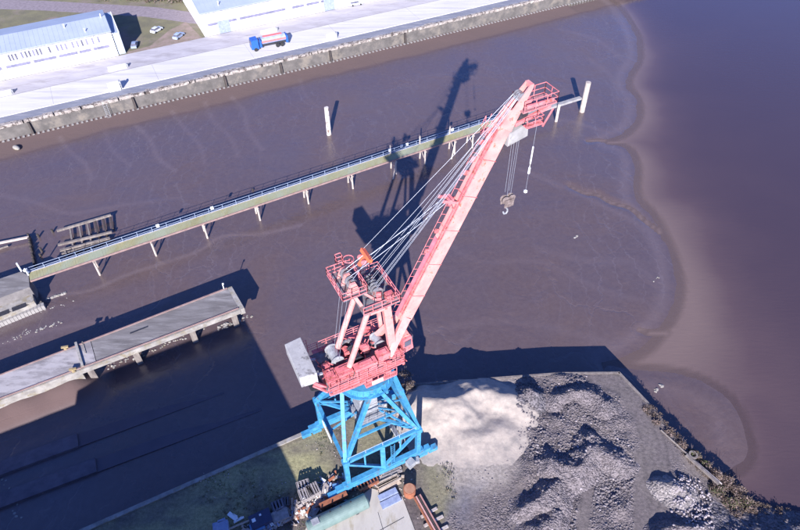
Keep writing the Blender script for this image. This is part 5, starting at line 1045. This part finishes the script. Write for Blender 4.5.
# lower ladder box at the -n side with white board, as in front of the ring
mb = MB(); mb.box(U(.2, -3.40, DZ-1.0), (1.35, .08, .55), UA); mb.build('white_panel', M['white'], deck)
mb = MB(); mb.rail([U(-1.2, -3.3, DZ-1.35), U(2.6, -3.3, DZ-1.35)], 1.25, .8, .04, rows=(0, .5, 1.05)); mb.beam(U(-1.2, -3.1, DZ-1.4), U(2.6, -3.1, DZ-1.4), .6, .08); mb.build('lower_platform', M['pink'], deck)
mb = MB(); mb.beam(U(-5.2, -2.9, DZ-.5), U(-2.5, -2.6, DZ-1.3), .26, .26); mb.beam(U(-2.5, -2.6, DZ-1.3), U(2.2, -2.6, DZ-1.3), .26, .3); mb.beam(U(-5.3, -2.6, DZ-.3), U(-6.6, -1.9, DZ+.9), .2, .2)
for i in range(5): mb.beam(U(-2.6+i, -2.65, DZ-1.2), U(-3.0+i, -2.8, DZ-.2), .1, .1)
mb.build('truss', M['pink'], deck)
# pink machinery housings along the -n side (the bright pink ones) and drums
hs = [((-2.9, -1.6), (1.7, 1.3, 1.1), 'red'), ((-4.4, -1.5), (1.2, 1.6, .9), 'red'), ((-4.4, -.1), (.9, .9, .7), 'red'), ((-.6, -2.1), (2.6, .9, 1.3), 'pink'), ((1.6, -1.9), (1.4, 1.0, 1.7), 'pink'), ((.4, .3), (1.0, .8, .9), 'pink'), ((-1.0, 2.1), (1.2, .4, .6), 'deckgrey'), ((-.5, .9), (.8, .6, .4), 'deckgrey'), ((3.1, -1.6), (1.0, 1.2, .8), 'pink')]
for (r_, n_), sz, c_ in hs:
    mb = MB(); mb.box(U(r_, n_, DZ+sz[2]/2), sz, UA); mb.box(U(r_, n_, DZ+sz[2]+.04), (sz[0]*.6, sz[1]*.5, .14), UA); mb.build('machine_housing', M[c_], deck)
for (r_, n_, L_, rad, m_) in ((-3.0, .9, 1.9, .6, 'grey'), (-.9, -.1, 1.8, .5, 'dark'), (2.1, .5, 1.4, .55, 'grey'), (-1.6, .9, .8, .35, 'red')):
    mb = MB(); mb.tube(U(r_, n_-L_/2, DZ+rad+.1), U(r_, n_+L_/2, DZ+rad+.1), rad, 18)
    for k in (-1, 1): mb.tube(U(r_, n_+k*L_/2-.05, DZ+rad+.1), U(r_, n_+k*L_/2+.05, DZ+rad+.1), rad*1.25, 18)
    mb.build('winch_drum', M[m_], deck)
mb = MB(); rr = random.Random(2)
for i in range(110):
    r_, n_ = rr.uniform(-5, 3.6), rr.uniform(-2.4, 2.4); mb.beam(U(r_, n_, DZ+rr.uniform(.05, .8)), U(r_+rr.uniform(-.8, .8), n_+rr.uniform(-.6, .6), DZ+rr.uniform(.05, 1.2)), .09, .09)
mb.build('pipework', M['red'], deck)
mb = MB()
for i in range(14):
    r_, n_ = rr.uniform(-5, 3.3), rr.uniform(-2.4, 2.4); mb = MB(); mb.box(U(r_, n_, DZ+.2), (rr.uniform(.3, .8), rr.uniform(.3, .7), .4), UA); mb.build('floor_box', M['deckgrey'], deck)
# extra dark pit plates between deck and counterweight
mb = MB(); mb.hexa([U(-6.9, -1.8, DZ-.1), U(-5.42, -2.4, DZ-.1), U(-5.42, 2.6, DZ-.1), U(-6.9, 2.6, DZ-.1)], [U(-6.9, -1.8, DZ), U(-5.42, -2.4, DZ), U(-5.42, 2.6, DZ), U(-6.9, 2.6, DZ)]); mb.build('rear_grating', M['dark'], deck)
# counterweight
CWZ = 26.4; q = [at(*p, CWZ) for p in ((299.6, 378.1), (317, 372.8), (300.4, 336.9), (284.5, 344.2))]
cwm = M['cw']
bmcw = MB(); bmcw.hexa([V(p.x, p.y, CWZ-1.75) for p in q], q); cwo = bmcw.build('counterweight', cwm, CR)
md = cwo.modifiers.new('bevel', 'BEVEL'); md.width = .05; md.segments = 2
mb = MB(); cwc = (q[0]+q[1]+q[2]+q[3])/4
for n_ in (-1.2, .9): mb.beam(U(-5.2, n_, DZ+1.3), U(-7.0, n_, DZ+1.9), .22, .22)
mb.build('counterweight_arm', M['grey'], CR)
mb = MB()
for n_ in (-2.0, 2.0): mb.beam(U(-5.2, n_, DZ-.3), V(*U(-6.4, n_, 0).xy, CWZ-1.6), .3, .35)
mb.build('counterweight_bracket', M['pink'], CR)
# A-frame
TZ = 31.8
for sn in (-1, 1):
    mb = MB(); mb.tube(U(-2.6, sn*1.55, DZ), U(.35, sn*1.45, TZ), .33, 12, .30); mb.build('rear_strut', M['pinkpale'], CR)
    mb = MB(); mb.beam(U(3.1, sn*1.35, DZ), U(2.5, sn*1.3, TZ), .62 if sn < 0 else .35, .85 if sn < 0 else .4, up=UU); mb.build('front_column', M['pinkpale'], CR)
mb = MB()
for r_ in (.35, 2.5): mb.beam(U(r_, -1.7, TZ+.05), U(r_, 1.7, TZ+.05), .55, .6)
for n_ in (-1.45, 1.45): mb.beam(U(.35, n_, TZ+.02), U(2.5, n_, TZ+.02), .5, .55)
mb.build('top_frame', M['pinkpale'], CR)
mb = MB(); mb.beam(U(.3, 1.4, TZ), U(-.9, 1.4, 35.0), .35, .35); mb.beam(U(.3, -1.2, TZ), U(-.9, -1.2, 35.0), .35, .35); mb.beam(U(2.4, 1.4, TZ), U(0, 1.4, 35.0), .25, .25); mb.beam(U(2.4, -1.2, TZ), U(0, -1.2, 35.0), .25, .25)
mb.build('mast_brace', M['pinkpale'], CR)
# lower rope platform
p2 = 33.0
mb = MB(); mb.hexa([U(-.5, -2.6, p2), U(3.5, -2.6, p2), U(3.5, 2.5, p2), U(-.5, 2.5, p2)], [U(-.5, -2.6, p2+.1), U(3.5, -2.6, p2+.1), U(3.5, 2.5, p2+.1), U(-.5, 2.5, p2+.1)]); pl2 = mb.build('rope_platform', M['deckgrey'], CR)
mb = MB(); mb.rail([U(-.5, 2.5, p2+.1), U(3.5, 2.5, p2+.1), U(3.5, -2.6, p2+.1), U(-.5, -2.6, p2+.1)], 1.1, 1.0, .045, rows=(.1, .55, 1.05), close=False); mb.build('railing', M['pink'], pl2)
mb = MB()
for n_ in (-1.1, -.7, -.3, .1, .5, .9): mb.tube(U(1.7, n_-.07, p2+.95), U(1.7, n_+.07, p2+.95), .62, 20)
mb.build('sheave', M['deckgrey'], pl2)
mb = MB(); mb.beam(U(1.7, -1.5, p2+.95), U(1.7, 1.3, p2+.95), .18, .18); mb.beam(U(1.7, -1.45, p2), U(1.7, -1.45, p2+1.2), .2, .5); mb.beam(U(1.7, 1.25, p2), U(1.7, 1.25, p2+1.2), .2, .5); mb.box(U(2.7, -1.7, p2+.5), (.8, .6, .8), UA); mb.build('sheave_frame', M['red'], pl2)
mb = MB(); mb.box(U(.5, 1.6, p2+.5), (1.0, .8, .8), UA); mb.box(U(2.8, 1.2, p2+.3), (.7, .9, .5), UA+.3); mb.build('motor', M['dark'], pl2)
# upper rope platform
p1 = 35.1
mb = MB(); mb.hexa([U(-2.2, -1.75, p1), U(.4, -1.75, p1), U(.4, 2.2, p1), U(-2.2, 2.2, p1)], [U(-2.2, -1.75, p1+.1), U(.4, -1.75, p1+.1), U(.4, 2.2, p1+.1), U(-2.2, 2.2, p1+.1)]); pl1 = mb.build('rope_platform', M['deckgrey'], CR)
mb = MB(); mb.rail([U(-2.2, -1.75, p1+.1), U(.4, -1.75, p1+.1), U(.4, 2.2, p1+.1), U(-2.2, 2.2, p1+.1)], 1.1, .9, .045, rows=(.1, .55, 1.05), close=True)
mb.rail([U(-1.0, 2.2, p1+.9), U(-.4, 2.2, p1+.9), U(-.4, 2.7, p1+.9), U(-1.0, 2.7, p1+.9)], 1.1, .6, .045, close=True); mb.build('railing', M['pink'], pl1)
mb = MB(); c_ = U(.1, 1.9, 0)
for i in range(12):
    a, b = 2*math.pi*i/12, 2*math.pi*(i+1)/12
    for zz in (.9, 1.6): mb.tube(V(c_.x+.55*math.cos(a), c_.y+.55*math.sin(a), p1+zz), V(c_.x+.55*math.cos(b), c_.y+.55*math.sin(b), p1+zz), .05, 5)
mb.build('safety_hoop', M['pink'], pl1)
mb = MB()
for n_ in (-.6, -.1, .6, 1.1): mb.tube(U(-.7, n_-.08, p1+.8), U(-.7, n_+.08, p1+.8), .55, 18)
mb.build('sheave', M['deckgrey'], pl1)
mb = MB(); mb.hexa([U(-1.5, -1.2, p1+.1), U(-.1, -1.2, p1+.1), U(-.1, -.9, p1+.1), U(-1.5, -.9, p1+.1)], [U(-1.0, -1.2, p1+1.3), U(-.5, -1.2, p1+1.3), U(-.5, -.9, p1+1.3), U(-1.0, -.9, p1+1.3)])
mb.hexa([U(-1.5, .2, p1+.1), U(-.1, .2, p1+.1), U(-.1, .45, p1+.1), U(-1.5, .45, p1+.1)], [U(-1.0, .2, p1+1.3), U(-.5, .2, p1+1.3), U(-.5, .45, p1+1.3), U(-1.0, .45, p1+1.3)])
mb.hexa([U(-1.5, 1.3, p1+.1), U(-.1, 1.3, p1+.1), U(-.1, 1.5, p1+.1), U(-1.5, 1.5, p1+.1)], [U(-1.0, 1.3, p1+1.2), U(-.5, 1.3, p1+1.2), U(-.5, 1.5, p1+1.2), U(-1.0, 1.5, p1+1.2)]); mb.build('sheave_bracket', M['pinkpale'], pl1)
# operator's cab
mb = MB(); mb.hexa([U(4.1, -1.9, DZ-.3), U(5.5, -1.8, DZ-.1), U(5.5, -.3, DZ-.1), U(4.1, -.3, DZ-.3)], [U(4.1, -1.9, DZ+2.1), U(5.25, -1.8, DZ+2.1), U(5.25, -.3, DZ+2.1), U(4.1, -.3, DZ+2.1)]); cab = mb.build('cab', M['pink'], CR)
mb = MB(); mb.beam(U(4.3, -1.96, DZ+1.3), U(5.15, -1.88, DZ+1.3), .05, .9); mb.beam(U(5.44, -1.6, DZ+1.2), U(5.44, -.5, DZ+1.2), .12, 1.2); mb.build('window', M['glass'], cab)
mb = MB(); mb.box(U(4.7, -1.1, DZ+2.16), (.9, .9, .1), UA); mb.tube(U(5.0, -.6, DZ+2.1), U(5.0, -.6, DZ+2.7), .13, 8); mb.build('roof_panel', M['pinkpale'], cab)
# boom
B0, B1 = (5.2, 27.0), (16.3, 49.9)
bdir = (U(B1[0], 0, B1[1])-U(B0[0], 0, B0[1])).normalized(); bup = bdir.cross(UN).normalized()
if bup.z < 0: bup = -bup      # normal of the boom's upper/rear face
def BP(k, n, h): p = U(B0[0]+(B1[0]-B0[0])*k, 0, B0[1]+(B1[1]-B0[1])*k); return p+UN*n+bup*h
bw, bh = 1.15, 1.55
def boomring(k, w_, h_): return [BP(k, -w_/2, -h_/2), BP(k, w_/2, -h_/2), BP(k, w_/2, h_/2), BP(k, -w_/2, h_/2)]
mb = MB(); ks = [(0, bw, bh), (.25, bw, bh), (.55, bw*.98, bh*.98), (.85, bw*.92, bh*.95), (1.0, bw*.85, bh*.75)]; vs = []
for k in ks: vs += boomring(*k)
fs = [(0, 1, 2, 3), (len(vs)-1, len(vs)-2, len(vs)-3, len(vs)-4)]
for i in range(len(ks)-1):
    for j in range(4): fs.append((4*i+j, 4*i+(j+1) % 4, 4*i+4+(j+1) % 4, 4*i+4+j))
mb.add(vs, fs); boom = mb.build('boom', M['pinkpale'], CR)
for sn in (-1, 1):
    mb = MB(); mb.beam(BP(.012, sn*.42, 0), U(1.8, 2.3*sn if sn < 0 else 1.1, DZ+.35), .5, 1.0, w2=.5, h2=.75, up=UU); mb.build('boom_foot', M['pinkpale'], boom)
    mb = MB(); mb.tube(U(1.8, sn*1.9, DZ+.35), U(1.8, sn*2.75, DZ+.35), .3, 12); mb.beam(U(1.8, sn*2.7, DZ-.1), U(1.8, sn*2.7, DZ+.8), .2, .9); mb.build('pivot', M['red'], boom)
# weld seams, flanges and walkway on the boom
mb = MB()
for k in (.14, .31, .48, .64, .80):
    for j in range(4):
        r_ = boomring(k, bw+.07, bh+.07); mb.beam(r_[j], r_[(j+1) % 4], .07, .05, up=bdir)
mb.build('flange', M['pink'], boom)
mb = MB(); mb.beam(BP(.0, .28, bh/2+.05), BP(.42, .26, bh/2+.03), .55, .06, up=bup); mb.build('walkway', M['pinkmid'], boom)
mb = MB(); mb.beam(BP(.422, .26, bh/2+.03), BP(.98, .22, bh/2-.1), .5, .05, up=bup); mb.build('walkway', M['pinkpale'], boom)  # paler than the lower walkway: blown-out sun put into the colour
mb = MB(); 
for k0 in range(24):
    ka = .01+k0*.0395; kb = ka+.0395
    for h in (.65,): mb.tube(BP(ka, .62, bh/2+h-.1), BP(kb, .62, bh/2+h-.1), .03, 5)
    mb.tube(BP(ka, .62, bh/2-.1), BP(ka, .62, bh/2+.55), .03, 5)
mb.build('handrail', M['pink'], boom)
mb = MB(); mb.beam(BP(.03, -.45, bh/2+.05), BP(.96, -.42, bh/2+.0), .1, .1); mb.beam(BP(.03, -.15, bh/2+.07), BP(.96, -.15, bh/2+.02), .12, .14); mb.build('conduit', M['red'], boom)
# rope bracket at mid boom
mb = MB(); mb.box(BP(.60, .3, bh/2+.9), (.7, .9, .5), UA)
for n_ in (-.2, .7): mb.beam(BP(.60, n_, bh/2-.1), BP(.60, n_, bh/2+1.9), .14, .3); mb.beam(BP(.56, n_, bh/2-.1), BP(.60, n_, bh/2+1.2), .1, .1)
mb.tube(BP(.60, -.3, bh/2+1.1), BP(.60, .8, bh/2+1.1), .3, 10); mb.build('rope_guide', M['pink'], boom)
mb = MB()
for k in (.35, .45, .72, .78, .85, .9): mb = MB(); mb.beam(BP(k, .35, bh/2), BP(k, .35, bh/2+.55), .12, .5); mb.build('roller', M['red'], boom)
# boom head
mb = MB()
for n_ in (-.62, .52): mb.beam(BP(.93, n_, .1), U(17.9, n_*.6, 51.9), .12, 1.5, up=bup, h2=.45)
mb.beam(BP(.93, -.62, .95), BP(.93, .52, .95), .2, .3); mb.beam(U(17.9, -.45, 51.9), U(17.9, .4, 51.9), .35, .35); mb.beam(BP(.97, -.9, .2), BP(.97, .9, .2), .2, .2); hd = mb.build('boom_head', M['pinkpale'], boom)
for n_ in (-.42, -.2, .05, .3):
    mb = MB(); mb.tube(U(16.95, n_-.05, 51.0), U(16.95, n_+.05, 51.0), .46, 20); mb.build('sheave', M['deckgrey'], hd)
mb = MB()
for n_ in (-.35, -.05, .25): mb.tube(BP(.99, n_-.08, -1.3), BP(.99, n_+.08, -1.3), .6, 18)
mb.build('sheave', M['dark'], hd)
# grey hood under the head
hA = BP(.86, 0, -.7)
mb = MB(); mb.hexa([U(15.8, -.75, 46.4), U(18.0, -.75, 46.9), U(18.0, .75, 46.9), U(15.8, .75, 46.4)], [U(15.9, -.7, 47.7), U(17.9, -.7, 48.4), U(17.9, .7, 48.4), U(15.9, .7, 47.7)]); mb.build('rope_hood', M['conc'], hd)
# head platform with rails
hz = 49.75
mb = MB(); mb.hexa([U(16.8, -1.1, hz), U(20.6, -1.0, hz), U(20.6, .9, hz), U(16.8, .9, hz)], [U(16.8, -1.1, hz+.08), U(20.6, -1.0, hz+.08), U(20.6, .9, hz+.08), U(16.8, .9, hz+.08)]); hp = mb.build('head_platform', mat('pink_grating', (.42, .20, .21), (.20, .11, .12), 4, .7), hd)
mb = MB(); mb.rail([U(16.9, -1.1, hz+.08), U(20.6, -1.0, hz+.08), U(20.6, .9, hz+.08), U(16.9, .9, hz+.08)], 1.1, 1.1, .035, rows=(.05, .55, 1.05)); mb.rail([U(16.9, -1.7, hz-1.1), U(18.7, -1.7, hz-1.1), U(18.7, -.9, hz-1.1)], .8, 1.0, .035, rows=(.05, .55, 1.05)); mb.build('railing', M['pink'], hp)
mb = MB(); mb.beam(U(16.5, -.5, 48.4), U(20.4, -.4, 49.2), .25, .35); mb.beam(U(16.5, .5, 48.4), U(20.4, .5, 49.2), .25, .35); mb.beam(U(17.2, -1.0, 50.3), U(20.2, -.9, 50.2), .2, .3); mb.box(U(18.0, .2, 49.9), (.7, .7, 1.0), UA); mb.beam(U(16.9, -1.5, hz-1.15), U(18.7, -1.5, hz-1.15), .6, .08); mb.beam(U(19.2, -1.2, 47.8), U(20.3, -1.0, 49.3), .12, .12); mb.build('outrigger', M['pink'], hp)
mb = MB(); mb.rail([BP(.86, .75, .5), BP(.86, 1.6, .5), BP(.90, 1.6, .5)], .9, .9, .035, rows=(.05, 1.05)); mb.beam(BP(.88, .6, .4), BP(.88, 1.6, .4), .7, .08); mb.build('side_platform', M['pink'], hd)
# ropes
def rope(a, b, r=.015, sag=0, n=10, name='rope'):
    mb = MB(); pts = [a.lerp(b, i/n)-V(0, 0, sag*4*(i/n)*(1-i/n)) for i in range(n+1)] if sag else [a, b]
    for p, q_ in zip(pts[:-1], pts[1:]): mb.tube(p, q_, r, 5)
    return mb.build(name, M['rope'], CR)
for i, n_ in enumerate((-1.1, -.95, -.7, -.55, .1, .35, .9)): rope(U(1.7, n_, p2+1.55), U(16.8, n_*.38, 51.4), sag=.25)
ob = U(1.5, .6, 37.7)
for n_ in (-.6, 1.1): rope(U(-.7, n_, p1+1.2), ob+UN*(n_*.4-.2), .03)
for n_ in (-.1, .6): rope(U(-.7, n_, p1+1.3), BP(.60, n_, bh/2+1.3), .03, .2)
mb = MB(); mb.beam(ob-UN*.95, ob+UN*.95, .38, .42, up=bup); mb.beam(ob+UN*.0, ob-UU*.9-V(0, 0, .9)-UN*.1, .3, .35); mb.build('pulley_block', M['orange'], CR)
mb = MB()
for k in (-.5, .35): mb.tube(ob+UN*k-UU*.5-V(0, 0, .35), ob+UN*(k+.12)-UU*.5-V(0, 0, .35), .3, 12)
mb.build('pulley_block_wheel', M['pink'], CR)
rope(ob+UN*.9, U(16.8, .3, 51.4)); rope(ob-UN*.2, BP(.60, .2, bh/2+1.2)); rope(ob-UN*.8, U(16.8, -.1, 51.4), sag=.2)
for n_ in (-.6, .3, 1.1): rope(U(-1.1, n_, p1+.3), U(-3.0, n_*.8, DZ+1.2))
hk = U(17.3, 0, 0)
for dr, dn in ((-.45, -.35), (-.2, .3), (.15, -.3), (.45, .3)):
    rope(V(hk.x+UU.x*dr+UN.x*dn, hk.y+UU.y*dr+UN.y*dn, 47.0), V(hk.x+UU.x*dr*.8+UN.x*dn, hk.y+UU.y*dr*.8+UN.y*dn, 39.8))
mb = MB()
for dn in (-.42, .28): mb.beam(V(hk.x, hk.y, 38.8)+UN*dn-UU*.55, V(hk.x, hk.y, 38.8)+UN*dn+UU*.55, .12, .9)
for dr in (-.38, .38):
    for dn in (-.26, .12): mb.tube(V(hk.x, hk.y, 39.2)+UU*dr+UN*(dn-.05), V(hk.x, hk.y, 39.2)+UU*dr+UN*(dn+.05), .42, 16)
mb.beam(V(hk.x, hk.y, 38.5)-UN*.5, V(hk.x, hk.y, 38.5)+UN*.4, .3, .3); blk = mb.build('hook_block', mat('dirty_steel', (.24, .19, .18), (.10, .075, .07), 3, .6), CR)
mb = MB(); pp = [V(0, 0, 38.4), V(0, 0, 37.9), V(.22, 0, 37.6), V(.28, 0, 37.3), V(.12, 0, 37.05), V(-.15, 0, 37.1), V(-.28, 0, 37.4)]
for a, b in zip(pp[:-1], pp[1:]): mb.tube(V(hk.x, hk.y, 0)+UU*a.x+V(0, 0, a.z), V(hk.x, hk.y, 0)+UU*b.x+V(0, 0, b.z), .09, 7)
mb.build('hook', M['grey'], blk)
ax = U(19.3, -.3, 0); rope(V(ax.x, ax.y, 48.9), V(ax.x, ax.y, 39.6)); mb = MB(); mb.tube(V(ax.x, ax.y, 45.0), V(ax.x, ax.y, 43.0), .08, 6); mb.tube(V(ax.x, ax.y, 41.8), V(ax.x, ax.y, 42.5), .12, 6); mb.tube(V(ax.x, ax.y, 43.0), V(ax.x, ax.y, 42.4), .03, 6); mb.build('rope_swivel', M['white'], CR); mb = MB(); mb.ico(V(ax.x, ax.y, 39.5), .22, 1); mb.build('rope_weight', M['white'], CR)
